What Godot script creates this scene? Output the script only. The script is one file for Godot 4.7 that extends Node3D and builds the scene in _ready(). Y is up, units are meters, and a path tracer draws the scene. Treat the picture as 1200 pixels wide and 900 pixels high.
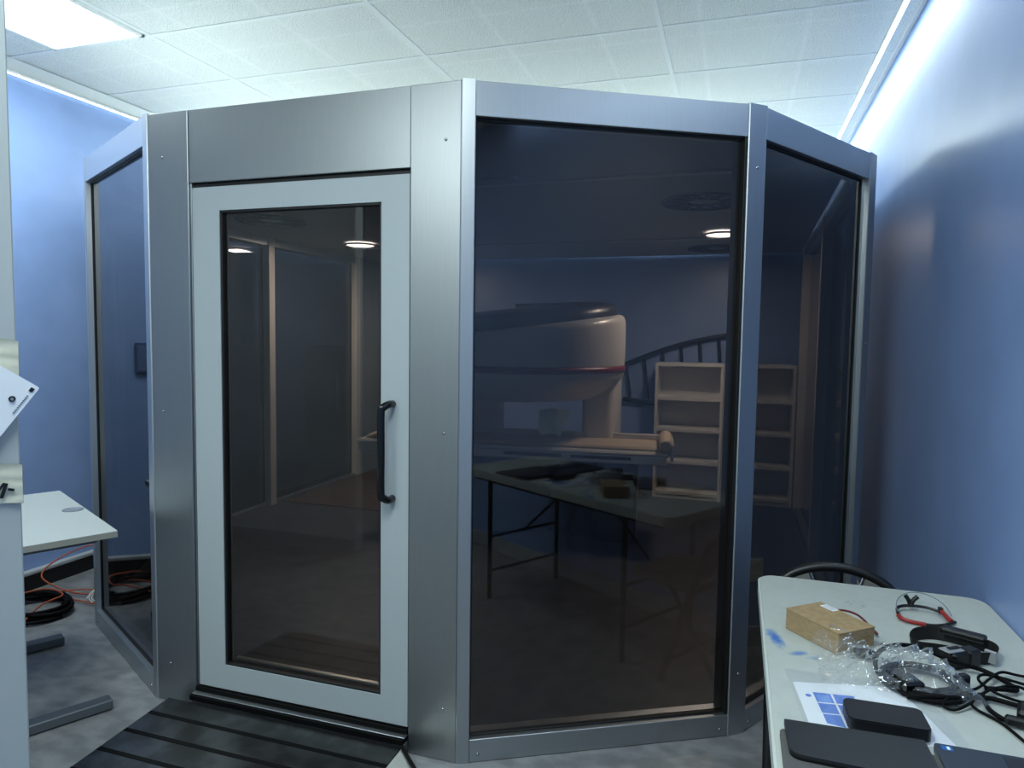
extends Node3D
# A tinted-glass aluminium booth in a blue room. Metres, y up; the camera stands at x = z = 0.

const CEIL := 2.978
const BOOTH_H := 2.35
const WALL_L := -3.88
const WALL_R := 0.727
const WALL_B := -6.72
const WALL_F := 2.3
const TABLE_Y := 0.745

var M := {}
var used := {}
var rng := RandomNumberGenerator.new()

# ------------------------------------------------------------------ geometry collector
class Geo:
	var v := PackedVector3Array()
	var n := PackedVector3Array()
	var u := PackedVector2Array()
	func tri(a: Vector3, b: Vector3, c: Vector3, na: Vector3, nb: Vector3, nc: Vector3, ua := Vector2.ZERO, ub := Vector2.ZERO, uc := Vector2.ZERO) -> void:
		var f := (b - a).cross(c - a)
		if f.dot(na + nb + nc) > 0.0:   # Godot draws clockwise faces as front faces
			v.append_array([a, c, b]); n.append_array([na, nc, nb]); u.append_array([ua, uc, ub])
		else:
			v.append_array([a, b, c]); n.append_array([na, nb, nc]); u.append_array([ua, ub, uc])
	func flat(p: Array, out: Vector3) -> void:   # convex polygon, normal turned to the side of out
		var f: Vector3 = (p[1] - p[0]).cross(p[2] - p[0])
		if f.length_squared() < 1e-16 and p.size() > 3:
			f = (p[2] - p[0]).cross(p[3] - p[0])
		if f.dot(out) < 0.0:
			f = -f
		f = f.normalized()
		for i in range(1, p.size() - 1):
			tri(p[0], p[i], p[i + 1], f, f, f)
	func box(c: Vector3, s: Vector3, bev := 0.002, bas := Basis.IDENTITY) -> Geo:
		var h := s * 0.5
		var b: float = minf(bev, minf(h.x, minf(h.y, h.z)) * 0.9)
		var P := func(sx: float, sy: float, sz: float, ax: int) -> Vector3:
			var q := Vector3(sx * (h.x - b), sy * (h.y - b), sz * (h.z - b))
			q[ax] = [sx, sy, sz][ax] * h[ax]
			return c + bas * q
		var S := [-1.0, 1.0]
		for ax in 3:
			for s1 in S:
				var a1 := (ax + 1) % 3
				var a2 := (ax + 2) % 3
				var quad := []
				for t in [[-1.0, -1.0], [1.0, -1.0], [1.0, 1.0], [-1.0, 1.0]]:
					var sg := [0.0, 0.0, 0.0]
					sg[ax] = s1; sg[a1] = t[0]; sg[a2] = t[1]
					quad.append(P.call(sg[0], sg[1], sg[2], ax))
				var o := Vector3.ZERO
				o[ax] = s1
				flat(quad, bas * o)
		if b <= 0.0:
			return self
		for ax in 3:   # edges that run along ax
			var a1 := (ax + 1) % 3
			var a2 := (ax + 2) % 3
			for s1 in S:
				for s2 in S:
					var lo := [0.0, 0.0, 0.0]
					lo[ax] = -1.0; lo[a1] = s1; lo[a2] = s2
					var hi := lo.duplicate()
					hi[ax] = 1.0
					var o := Vector3.ZERO
					o[a1] = s1; o[a2] = s2
					flat([P.call(lo[0], lo[1], lo[2], a1), P.call(hi[0], hi[1], hi[2], a1), P.call(hi[0], hi[1], hi[2], a2), P.call(lo[0], lo[1], lo[2], a2)], bas * o)
		for sx in S:
			for sy in S:
				for sz in S:
					flat([P.call(sx, sy, sz, 0), P.call(sx, sy, sz, 1), P.call(sx, sy, sz, 2)], bas * Vector3(sx, sy, sz))
		return self
	func prism(poly: PackedVector2Array, y0: float, y1: float, xf := Transform3D.IDENTITY, uv_rect := Rect2(), smooth := false) -> Geo:   # poly in (x, z), pushed up
		var area := 0.0
		var cnt := poly.size()
		for i in cnt:
			area += poly[i].cross(poly[(i + 1) % cnt])
		var idx := Geometry2D.triangulate_polygon(poly)
		var up := (xf.basis * Vector3.UP).normalized()
		for k in range(0, idx.size(), 3):
			var a := poly[idx[k]]
			var b := poly[idx[k + 1]]
			var c := poly[idx[k + 2]]
			var us := [Vector2.ZERO, Vector2.ZERO, Vector2.ZERO]
			if uv_rect.size.x > 0.0:
				us = [(a - uv_rect.position) / uv_rect.size, (b - uv_rect.position) / uv_rect.size, (c - uv_rect.position) / uv_rect.size]
			tri(xf * Vector3(a.x, y1, a.y), xf * Vector3(b.x, y1, b.y), xf * Vector3(c.x, y1, c.y), up, up, up, us[0], us[1], us[2])
			tri(xf * Vector3(a.x, y0, a.y), xf * Vector3(b.x, y0, b.y), xf * Vector3(c.x, y0, c.y), -up, -up, -up, us[0], us[1], us[2])
		var nor := []
		for i in cnt:
			var e := poly[(i + 1) % cnt] - poly[i]
			var o := Vector2(e.y, -e.x) * signf(area)
			nor.append((xf.basis * Vector3(o.x, 0, o.y)).normalized())
		for i in cnt:
			var j := (i + 1) % cnt
			var na: Vector3 = nor[i]
			var nb: Vector3 = nor[i]
			if smooth:
				var pr: Vector3 = nor[(i + cnt - 1) % cnt]
				var nx: Vector3 = nor[j]
				if pr.dot(nor[i]) > 0.75:
					na = (pr + nor[i]).normalized()
				if nx.dot(nor[i]) > 0.75:
					nb = (nx + nor[i]).normalized()
			var a0 := xf * Vector3(poly[i].x, y0, poly[i].y)
			var b0 := xf * Vector3(poly[j].x, y0, poly[j].y)
			var a1 := xf * Vector3(poly[i].x, y1, poly[i].y)
			var b1 := xf * Vector3(poly[j].x, y1, poly[j].y)
			tri(a0, b0, b1, na, nb, nb)
			tri(a0, b1, a1, na, nb, na)
		return self
	func tube(pts: Array, r: float, sides := 8, closed := false, flatten := 1.0) -> Geo:
		var cnt := pts.size()
		var rings := []
		var norms := []
		var side := Vector3.ZERO
		for i in cnt:
			var a: Vector3 = pts[(i - 1 + cnt) % cnt] if (closed or i > 0) else pts[i]
			var b: Vector3 = pts[(i + 1) % cnt] if (closed or i < cnt - 1) else pts[i]
			var t := (b - a).normalized()
			if i == 0:
				side = t.cross(Vector3.UP)
				if side.length() < 0.1:
					side = t.cross(Vector3.RIGHT)
			side = (side - t * side.dot(t)).normalized()
			var up := side.cross(t).normalized()
			var ring := []
			var nr := []
			for k in sides:
				var w := TAU * k / sides
				var d := side * cos(w) + up * sin(w) * flatten
				ring.append(pts[i] + d * r)
				nr.append((side * cos(w) * flatten + up * sin(w)).normalized())
			rings.append(ring); norms.append(nr)
		for i in (cnt if closed else cnt - 1):
			var j := (i + 1) % cnt
			for k in sides:
				var l := (k + 1) % sides
				tri(rings[i][k], rings[j][k], rings[j][l], norms[i][k], norms[j][k], norms[j][l])
				tri(rings[i][k], rings[j][l], rings[i][l], norms[i][k], norms[j][l], norms[i][l])
		if not closed:
			flat(rings[0], pts[0] - pts[1])
			flat(rings[cnt - 1], pts[cnt - 1] - pts[cnt - 2])
		return self
	func lathe(prof: Array, segs: int, xf := Transform3D.IDENTITY, a0 := 0.0, a1 := TAU) -> Geo:   # prof of Vector2(radius, height), from the bottom outside up
		var cnt := prof.size()
		var sn := []
		for i in cnt - 1:
			var e: Vector2 = prof[i + 1] - prof[i]
			sn.append(Vector2(e.y, -e.x).normalized())
		for i in cnt - 1:
			var n0: Vector2 = sn[i]
			var n1: Vector2 = sn[i]
			if i > 0 and sn[i - 1].dot(sn[i]) > 0.7:
				n0 = (sn[i - 1] + sn[i]).normalized()
			if i < cnt - 2 and sn[i + 1].dot(sn[i]) > 0.7:
				n1 = (sn[i + 1] + sn[i]).normalized()
			for k in segs:
				var w0 := lerpf(a0, a1, float(k) / segs)
				var w1 := lerpf(a0, a1, float(k + 1) / segs)
				var d0 := Vector3(cos(w0), 0, sin(w0))
				var d1 := Vector3(cos(w1), 0, sin(w1))
				var A: Vector3 = xf * (d0 * prof[i].x + Vector3.UP * prof[i].y)
				var B: Vector3 = xf * (d1 * prof[i].x + Vector3.UP * prof[i].y)
				var C: Vector3 = xf * (d1 * prof[i + 1].x + Vector3.UP * prof[i + 1].y)
				var D: Vector3 = xf * (d0 * prof[i + 1].x + Vector3.UP * prof[i + 1].y)
				var bs := xf.basis
				var nA := (bs * (d0 * n0.x + Vector3.UP * n0.y)).normalized()
				var nB := (bs * (d1 * n0.x + Vector3.UP * n0.y)).normalized()
				var nC := (bs * (d1 * n1.x + Vector3.UP * n1.y)).normalized()
				var nD := (bs * (d0 * n1.x + Vector3.UP * n1.y)).normalized()
				if prof[i].x > 1e-6:
					tri(A, B, C, nA, nB, nC)
				if prof[i + 1].x > 1e-6:
					tri(A, C, D, nA, nC, nD)
		return self
	func sheet(nu: int, nv: int, f: Callable, uv := false) -> Geo:   # smooth surface f(s, t) with s, t in 0..1
		var P := []
		for i in nu + 1:
			var row := []
			for j in nv + 1:
				row.append(f.call(float(i) / nu, float(j) / nv))
			P.append(row)
		var N := []
		for i in nu + 1:
			var row := []
			for j in nv + 1:
				var a: Vector3 = P[mini(i + 1, nu)][j] - P[maxi(i - 1, 0)][j]
				var b: Vector3 = P[i][mini(j + 1, nv)] - P[i][maxi(j - 1, 0)]
				row.append(a.cross(b).normalized())
			N.append(row)
		for i in nu:
			for j in nv:
				var q := [[i, j], [i + 1, j], [i + 1, j + 1], [i, j + 1]]
				var w := []
				for e in q:
					w.append(Vector2(float(e[0]) / nu, float(e[1]) / nv) if uv else Vector2.ZERO)
				tri(P[i][j], P[i + 1][j], P[i + 1][j + 1], N[i][j], N[i + 1][j], N[i + 1][j + 1], w[0], w[1], w[2])
				tri(P[i][j], P[i + 1][j + 1], P[i][j + 1], N[i][j], N[i + 1][j + 1], N[i][j + 1], w[0], w[2], w[3])
		return self
	func mesh() -> ArrayMesh:
		var a := []
		a.resize(Mesh.ARRAY_MAX)
		a[Mesh.ARRAY_VERTEX] = v
		a[Mesh.ARRAY_NORMAL] = n
		a[Mesh.ARRAY_TEX_UV] = u
		var m := ArrayMesh.new()
		m.add_surface_from_arrays(Mesh.PRIMITIVE_TRIANGLES, a)
		return m

# ------------------------------------------------------------------ naming helpers
func numbered(called: String) -> String:
	if not used.has(called):
		used[called] = 0
		return called
	used[called] += 1
	return "%s_%03d" % [called, used[called]]

func thing(called: String, label: String, category: String, at := Vector3.ZERO, group := "") -> Node3D:
	var o := Node3D.new()
	o.name = numbered(called)
	add_child(o)
	o.position = at
	tag(o, label, category, group)
	return o

func tag(o: Node3D, label: String, category: String, group := "") -> void:
	o.set_meta("label", label)
	o.set_meta("category", category)
	if group:
		o.set_meta("group", group)

func part(called: String, g: Geo, mat: Material, parent: Node3D, xf := Transform3D.IDENTITY) -> MeshInstance3D:
	var o := MeshInstance3D.new()
	o.name = called
	o.mesh = g.mesh()
	o.material_override = null
	o.mesh.surface_set_material(0, mat)
	o.transform = xf
	o.cast_shadow = GeometryInstance3D.SHADOW_CASTING_SETTING_ON
	parent.add_child(o, true)
	return o

func shared(called: String, mesh: Mesh, parent: Node3D, xf := Transform3D.IDENTITY) -> MeshInstance3D:
	var o := MeshInstance3D.new()
	o.name = called
	o.mesh = mesh
	o.transform = xf
	parent.add_child(o, true)
	return o

func single(called: String, g: Geo, mat: Material, label: String, category: String, at := Vector3.ZERO, group := "") -> MeshInstance3D:
	var o := part(numbered(called), g, mat, self, Transform3D(Basis.IDENTITY, at))
	tag(o, label, category, group)
	return o

func struct(called: String, g: Geo, mat: Material, label := "", category := "") -> MeshInstance3D:
	var o := part(called, g, mat, self)
	used[called] = 0
	o.set_meta("kind", "structure")
	if label:
		tag(o, label, category)
	return o

func smooth_path(p: Array, per := 6, closed := false) -> Array:   # Catmull-Rom through the points
	var out := []
	var c := p.size()
	for i in (c if closed else c - 1):
		var a: Vector3 = p[(i - 1 + c) % c] if (closed or i > 0) else p[i]
		var b: Vector3 = p[i]
		var d: Vector3 = p[(i + 1) % c]
		var e: Vector3 = p[(i + 2) % c] if (closed or i + 2 < c) else d
		for k in per:
			out.append(b.cubic_interpolate(d, a, e, float(k) / per))
	if not closed:
		out.append(p[c - 1])
	return out

func round_rect(x0: float, z0: float, x1: float, z1: float, r: float, per := 5) -> PackedVector2Array:
	var o := PackedVector2Array()
	for c in [[x1 - r, z1 - r, 0.0], [x0 + r, z1 - r, 90.0], [x0 + r, z0 + r, 180.0], [x1 - r, z0 + r, 270.0]]:
		for k in per + 1:
			var w: float = deg_to_rad(c[2] + 90.0 * k / per)
			o.append(Vector2(c[0] + cos(w) * r, c[1] + sin(w) * r))
	return o

# ------------------------------------------------------------------ materials
func mat(col: Color, rough := 0.6, metal := 0.0, spec := 0.5) -> StandardMaterial3D:
	var m := StandardMaterial3D.new()
	m.albedo_color = col
	m.roughness = rough
	m.metallic = metal
	m.metallic_specular = spec
	return m

func noise_tex(freq: float, seed_: int, c0: Color, c1: Color, lo := 0.3, hi := 0.7, size := 512, oct := 4) -> NoiseTexture2D:
	var n := FastNoiseLite.new()
	n.seed = seed_
	n.frequency = freq
	n.fractal_octaves = oct
	var t := NoiseTexture2D.new()
	t.width = size
	t.height = size
	t.seamless = true
	t.noise = n
	var g := Gradient.new()
	g.offsets = PackedFloat32Array([lo, hi])
	g.colors = PackedColorArray([c0, c1])
	t.color_ramp = g
	return t

func textured(m: StandardMaterial3D, t: Texture2D, scale: Vector3, world := true) -> StandardMaterial3D:
	m.albedo_texture = t
	m.uv1_triplanar = true
	m.uv1_world_triplanar = world
	m.uv1_scale = scale
	return m

func relief(m: StandardMaterial3D, t: Texture2D, cm: float) -> StandardMaterial3D:
	m.heightmap_enabled = true
	m.heightmap_texture = t
	m.heightmap_scale = cm
	return m

func glow(col: Color, e: float) -> StandardMaterial3D:
	var m := mat(Color(0.9, 0.9, 0.9), 0.5)
	m.emission_enabled = true
	m.emission = col
	m.emission_energy_multiplier = e
	return m

func clear(col: Color, a: float, rough := 0.0) -> StandardMaterial3D:
	var m := mat(Color(col.r, col.g, col.b, a), rough)
	m.transparency = BaseMaterial3D.TRANSPARENCY_ALPHA
	return m

func make_materials() -> void:
	var white := Color(1, 1, 1)
	M.wall = textured(mat(Color(0.525, 0.62, 0.80), 0.36), noise_tex(0.01, 3, Color(0.965, 0.97, 0.975), white), Vector3.ONE * 0.4)
	M.white_wall = textured(mat(Color(0.80, 0.82, 0.82), 0.6), noise_tex(0.01, 5, Color(0.95, 0.95, 0.95), white), Vector3.ONE * 0.5)
	M.base_grey = mat(Color(0.62, 0.64, 0.66), 0.5)
	M.base_black = mat(Color(0.035, 0.035, 0.04), 0.5)
	M.floor = textured(mat(Color(0.50, 0.505, 0.51), 0.42), noise_tex(0.012, 11, Color(0.84, 0.845, 0.85), white, 0.25, 0.75, 1024, 6), Vector3(0.55, 0.55, 0.9))
	M.tile = textured(mat(Color(0.945, 0.95, 0.93), 0.9, 0.0, 0.2), noise_tex(0.16, 21, Color(0.72, 0.73, 0.73), white, 0.30, 0.40, 512, 2), Vector3.ONE * 2.1)
	relief(M.tile, noise_tex(0.16, 21, Color.BLACK, white, 0.28, 0.45, 512, 2), 0.10)
	M.tbar = mat(Color(0.90, 0.91, 0.90), 0.7)
	var brushed := noise_tex(0.02, 31, Color(0.985, 0.985, 0.985), white, 0.2, 0.8, 512, 3)
	M.alu = textured(mat(Color(0.70, 0.715, 0.725), 0.40, 1.0), brushed, Vector3(14.0, 0.35, 14.0))
	M.alu_dark = textured(mat(Color(0.60, 0.615, 0.62), 0.40, 1.0), brushed, Vector3(14.0, 0.35, 14.0))
	M.screw = mat(Color(0.62, 0.63, 0.64), 0.25, 1.0)
	M.door_white = mat(Color(0.61, 0.64, 0.65), 0.45)
	M.door_leaf = mat(Color(0.66, 0.68, 0.67), 0.5)
	M.bounce_white = mat(Color(0.90, 0.91, 0.90), 0.7)  # for the added light-bouncing sheet on the booth
	M.gasket = mat(Color(0.015, 0.015, 0.018), 0.55)
	M.glass = clear(Color(0.02, 0.018, 0.02), 0.40)
	M.glass_dark = clear(Color(0.02, 0.018, 0.022), 0.64)
	M.black_gloss = mat(Color(0.012, 0.012, 0.014), 0.16)
	M.black = mat(Color(0.02, 0.021, 0.024), 0.42)
	M.black_rubber = mat(Color(0.018, 0.018, 0.02), 0.65, 0.0, 0.25)
	M.plate = textured(mat(Color(0.44, 0.445, 0.45), 0.30, 1.0), noise_tex(0.01, 41, Color(0.80, 0.80, 0.78), white, 0.3, 0.7, 512, 5), Vector3(1.2, 1.2, 1.2))
	M.plate_edge = mat(Color(0.72, 0.72, 0.70), 0.35, 0.9)
	M.inner_floor = textured(mat(Color(0.245, 0.25, 0.285), 0.5), noise_tex(0.012, 13, Color(0.8, 0.8, 0.8), white), Vector3.ONE * 0.6)
	M.inner_ceiling = mat(Color(0.62, 0.62, 0.63), 0.7)
	M.grille = mat(Color(0.10, 0.10, 0.11), 0.5)
	M.mat_brown = textured(mat(Color(0.34, 0.25, 0.19), 0.7), noise_tex(0.03, 51, Color(0.7, 0.7, 0.7), white), Vector3.ONE * 0.8)
	M.board_grey = textured(mat(Color(0.42, 0.40, 0.39), 0.7), noise_tex(0.02, 52, Color(0.85, 0.85, 0.85), white), Vector3.ONE)
	M.plastic_white = mat(Color(0.82, 0.80, 0.78), 0.32)
	M.crimson = mat(Color(0.52, 0.03, 0.08), 0.35)
	M.cap_grey = mat(Color(0.20, 0.19, 0.20), 0.35)
	M.cushion = mat(Color(0.78, 0.70, 0.60), 0.5)
	M.slot = mat(Color(0.05, 0.05, 0.055), 0.5)
	M.shelf = mat(Color(0.84, 0.83, 0.81), 0.5)
	M.dark_bar = mat(Color(0.04, 0.05, 0.08), 0.45)  # also colours the bars that model shadows on the back wall
	M.cloth = mat(Color(0.84, 0.94, 0.95), 0.8)
	M.desk = mat(Color(0.62, 0.64, 0.635), 0.5)
	M.desk_edge = mat(Color(0.50, 0.50, 0.47), 0.55)
	M.steel_grey = mat(Color(0.34, 0.36, 0.38), 0.4, 0.4)
	M.grommet = mat(Color(0.42, 0.45, 0.49), 0.5)
	M.orange = mat(Color(0.62, 0.27, 0.12), 0.5)
	M.wire_white = mat(Color(0.82, 0.82, 0.80), 0.5)
	M.tape = mat(Color(0.80, 0.79, 0.70), 0.55)
	M.cardboard = textured(mat(Color(0.62, 0.53, 0.40), 0.85, 0.0, 0.2), noise_tex(0.02, 61, Color(0.93, 0.93, 0.93), white), Vector3(3, 14, 3), false)
	M.paper = mat(Color(0.88, 0.89, 0.90), 0.7)
	M.print_blue = mat(Color(0.02, 0.38, 0.76), 0.5)
	M.red = mat(Color(0.55, 0.10, 0.09), 0.4)
	M.dark_red = mat(Color(0.36, 0.07, 0.09), 0.5)
	M.lens_clear = clear(Color(0.8, 0.85, 0.88), 0.10)
	M.film = clear(Color(0.86, 0.89, 0.92), 0.07, 0.02)
	M.sleeve = clear(Color(0.86, 0.89, 0.92), 0.16, 0.10)
	M.strap = textured(mat(Color(0.035, 0.036, 0.042), 0.7), noise_tex(0.08, 71, Color(0.6, 0.6, 0.6), white), Vector3.ONE * 12.0)
	M.silver = mat(Color(0.60, 0.61, 0.62), 0.4, 0.4)
	M.laptop = mat(Color(0.16, 0.17, 0.185), 0.42, 0.3)
	M.felt = textured(mat(Color(0.36, 0.36, 0.355), 0.9), noise_tex(0.1, 81, Color(0.72, 0.72, 0.72), white), Vector3.ONE * 9.0)
	M.navy_case = mat(Color(0.035, 0.042, 0.065), 0.45)
	M.chair_pad = mat(Color(0.38, 0.38, 0.36), 0.6)
	M.control_blue = mat(Color(0.36, 0.43, 0.58), 0.4)
	M.control_frame = mat(Color(0.26, 0.32, 0.46), 0.4)
	M.chrome = mat(Color(0.55, 0.56, 0.57), 0.3, 0.9)

# ------------------------------------------------------------------ build
func _ready() -> void:
	rng.seed = 7
	setup_camera_and_light()
	make_materials()
	build_room()
	build_lamps()
	build_booth()
	build_ramp()
	build_interior()
	build_left_side()
	build_wall_plates()
	build_table()
	build_table_things()

func setup_camera_and_light() -> void:
	var cam := Camera3D.new()
	cam.name = "camera"
	cam.fov = rad_to_deg(2.0 * atan(450.0 / 807.28))
	cam.near = 0.05
	cam.far = 60.0
	var yaw := Basis(Vector3.UP, 0.315)
	var pitch := Basis(Vector3.RIGHT, -0.0662)
	var roll := Basis(Vector3(0, 0, 1), 0.0145)
	cam.transform = Transform3D(yaw * pitch * roll, Vector3(0, 1.5, 0))
	add_child(cam)
	cam.current = true
	var env := Environment.new()
	env.background_mode = Environment.BG_COLOR
	env.background_color = Color(0.02, 0.02, 0.022)
	env.tonemap_mode = Environment.TONE_MAPPER_LINEAR
	env.tonemap_exposure = 1.0
	env.sdfgi_enabled = true
	env.ssao_enabled = true
	env.ssil_enabled = true
	var we := WorldEnvironment.new()
	we.name = "world"
	we.environment = env
	add_child(we)

const LIGHT := Color(0.92, 0.982, 0.985)
const STRIP := Color(0.91, 0.98, 0.99)

func area(parent: Node3D, at: Vector3, size: Vector2, energy: float, col: Color, aim := Vector3.DOWN) -> void:
	var l := AreaLight3D.new()
	l.name = "glow_light"
	l.area_size = size
	l.light_energy = energy
	l.light_color = col
	l.area_range = 14.0
	l.area_attenuation = 2.0
	l.shadow_enabled = true
	var up := Vector3.FORWARD if absf(aim.y) > 0.9 else Vector3.UP
	l.transform = Transform3D(Basis.looking_at(aim, up), at)
	parent.add_child(l)

func light_panel(x: float, z: float, energy: float, label: String) -> void:   # 0.55 x 1.17 m troffer let into the grid
	var t := thing("ceiling_light_panel", label, "ceiling light", Vector3(x, CEIL, z), "flush ceiling light panels")
	var f := Geo.new()
	for s in [-1.0, 1.0]:
		f.box(Vector3(s * 0.288, 0.004, 0), Vector3(0.022, 0.02, 1.20), 0.002)
		f.box(Vector3(0, 0.004, s * 0.595), Vector3(0.598, 0.02, 0.022), 0.002)
	part("frame", f, M.tbar, t)
	part("diffuser", Geo.new().box(Vector3(0, 0.004, 0), Vector3(0.554, 0.008, 1.168), 0.0), glow(LIGHT, 5.0), t)
	area(t, Vector3(0, -0.006, 0), Vector2(0.554, 1.168), energy, LIGHT)

func build_lamps() -> void:
	light_panel(-3.165, -2.195, 4.0, "bright rectangular ceiling light panel above the white desk")
	light_panel(-2.1, 0.86, 6.0, "rectangular ceiling light panel near the white wall")
	light_panel(-0.72, -0.36, 5.4, "rectangular ceiling light panel between the open white door and the table")
	light_panel(-3.165, -5.24, 4.2, "rectangular ceiling light panel behind the booth roof")
	light_panel(-0.72, -5.85, 3.0, "rectangular ceiling light panel above the bookcases")
	# LED lines along the two long walls
	for s in [[0.643, CEIL - 0.004, 0.022, "thin LED light line in the ceiling beside the right-hand blue wall", 2.2, Vector3.DOWN, -6.5, -0.5], [WALL_L + 0.018, 2.919, 0.014, "thin LED light line along the top of the left-hand blue wall", 0.15, Vector3(0.5, -0.85, 0).normalized(), -6.5, -0.4]]:
		var len_: float = s[7] - s[6]
		var t := thing("led_light_line", s[3], "light strip", Vector3(s[0], s[1], (s[6] + s[7]) / 2), "LED light lines")
		part("channel", Geo.new().box(Vector3(0, 0.008, 0), Vector3(s[2] + 0.008, 0.012, len_), 0.001), M.tbar, t)
		part("diffuser", Geo.new().box(Vector3(0, -0.001, 0), Vector3(s[2] - 0.004, 0.008, len_ - 0.02), 0.002), glow(STRIP, 3.0), t)
		area(t, Vector3(0, -0.012, 0) + s[5] * 0.004, Vector2(0.02, len_ - 0.04), s[4], STRIP, s[5])

func build_room() -> void:
	struct("floor", Geo.new().box(Vector3(-1.6, -0.06, -2.2), Vector3(4.9, 0.12, 9.2), 0.0), M.floor, "grey mottled vinyl floor of the room", "floor")
	struct("wall_right", Geo.new().box(Vector3(WALL_R + 0.06, 1.5, -2.2), Vector3(0.12, 3.2, 9.2), 0.0), M.wall, "blue painted wall beside the folding table", "wall")
	struct("wall_left", Geo.new().box(Vector3(WALL_L - 0.06, 1.5, -2.2), Vector3(0.12, 3.2, 9.2), 0.0), M.wall, "blue painted wall behind the white desk", "wall")
	struct("wall_back", Geo.new().box(Vector3(-1.6, 1.5, WALL_B - 0.06), Vector3(4.9, 3.2, 0.12), 0.0), M.wall, "blue painted wall behind the bookcases", "wall")
	struct("wall_front", Geo.new().box(Vector3(-1.6, 1.5, WALL_F + 0.06), Vector3(4.9, 3.2, 0.12), 0.0), M.white_wall, "white wall mirrored in the booth glass", "wall")
	# white partition that the door glass mirrors
	struct("wall_partition", Geo.new().box(Vector3(-3.17, 1.49, -0.22), Vector3(1.42, 2.97, 0.10), 0.002), M.white_wall, "white partition wall mirrored in the booth door", "wall")
	struct("baseboard_partition", Geo.new().box(Vector3(-3.17, 0.05, -0.278), Vector3(1.41, 0.1, 0.012), 0.002), M.base_grey, "grey baseboard of the white partition", "baseboard")
	struct("baseboard_right", Geo.new().box(Vector3(WALL_R - 0.007, 0.05, -2.2), Vector3(0.014, 0.1, 8.9), 0.003), M.base_grey, "pale grey baseboard under the right blue wall", "baseboard")
	var bl := struct("baseboard_left", Geo.new().box(Vector3(WALL_L + 0.017, 0.045, -3.5), Vector3(0.034, 0.09, 6.4), 0.002), M.base_black, "black wall base with a grey top rail behind the desk", "baseboard")
	part("top_rail", Geo.new().box(Vector3(WALL_L + 0.02, 0.102, -3.5), Vector3(0.04, 0.026, 6.4), 0.006), M.base_grey, bl)
	# suspended ceiling: slab above, T-bars and 1.22 x 0.61 m tiles below it
	var ceil_ := struct("ceiling", Geo.new().box(Vector3(-1.6, CEIL + 0.10, -2.2), Vector3(4.9, 0.12, 9.2), 0.0), M.tbar, "suspended ceiling of white mineral tiles", "ceiling")
	var xs := [-4.0585, -2.8385, -1.6185, -0.3985, 0.8215]
	var z0 := -2.8027
	var cache := {}
	for i in 4:
		var xa: float = maxf(xs[i], WALL_L)
		var xb: float = minf(xs[i + 1], WALL_R)
		for j in range(-9, 7):
			var za := z0 - 0.61 * j      # near edge
			var zb := maxf(za - 0.61, WALL_B)
			za = minf(za, WALL_F)
			if za - zb < 0.05:
				continue
			var spans := [[xa, xb]]
			if light_cell(i, j):
				spans = []
				var lx: float = {0: -3.165, 1: -2.1, 2: -0.72}[i]
				if lx - 0.305 - xa > 0.03:
					spans.append([xa, lx - 0.305])
				if xb - lx - 0.305 > 0.03:
					spans.append([lx + 0.305, xb])
			for s in spans:
				var w: float = s[1] - s[0] - 0.012
				var d := za - zb - 0.012
				var key := "%.3f %.3f" % [w, d]
				if not cache.has(key):
					var g := Geo.new().box(Vector3.ZERO, Vector3(w, 0.016, d), 0.003)
					cache[key] = g.mesh()
					cache[key].surface_set_material(0, M.tile)
				shared("tile", cache[key], ceil_, Transform3D(Basis.IDENTITY, Vector3((s[0] + s[1]) / 2, CEIL + 0.012, (za + zb) / 2)))
	for x in [xs[1], xs[2], xs[3]]:
		part("t_bar", Geo.new().box(Vector3(x, CEIL + 0.006, -2.2), Vector3(0.024, 0.012, 9.0), 0.001), M.tbar, ceil_)
	for j in range(-8, 7):
		part("t_bar", Geo.new().box(Vector3((WALL_L + WALL_R) / 2, CEIL + 0.0065, z0 - 0.61 * j), Vector3(WALL_R - WALL_L, 0.012, 0.024), 0.001), M.tbar, ceil_)
	# sloped cornice over the left LED line
	var cor := Geo.new().prism(PackedVector2Array([Vector2(0, 0), Vector2(0, 0.045), Vector2(0.09, 0.045)]), 0.0, 8.9, Transform3D(Basis(Vector3(1, 0, 0), Vector3(0, 0, -1), Vector3(0, 1, 0)), Vector3(WALL_L + 0.002, CEIL - 0.046, WALL_F - 0.05)))
	part("cornice", cor, M.tbar, ceil_)
	# wall angle round the edge
	part("wall_angle", Geo.new().box(Vector3(WALL_R - 0.011, CEIL + 0.004, -2.2), Vector3(0.022, 0.014, 9.0), 0.001), M.tbar, ceil_)

func light_cell(i: int, j: int) -> bool:   # grid cells that hold a light panel
	if i == 0 and (j == -1 or j == -2 or j == 3 or j == 4):
		return true
	if i == 1 and (j == -6 or j == -7):
		return true
	if i == 2 and (j == 4 or j == 5 or j == -4 or j == -5):
		return true
	return false

# ------------------------------------------------------------------ booth
func frame_at(S: Vector2, E: Vector2) -> Transform3D:   # local x from S to E, z pointing out of the booth
	var d := (E - S).normalized()
	return Transform3D(Basis(Vector3(d.x, 0, d.y), Vector3.UP, Vector3(-d.y, 0, d.x)), Vector3(S.x, 0, S.y))

func screw_geo(at: Vector3) -> Geo:
	var g := Geo.new()
	var turn := Basis(Vector3.RIGHT, PI / 2)
	g.lathe([Vector2(0.0055, 0.0), Vector2(0.005, 0.002), Vector2(0.003, 0.0032), Vector2(0.0, 0.0036)], 10, Transform3D(turn, at))
	return g

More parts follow.
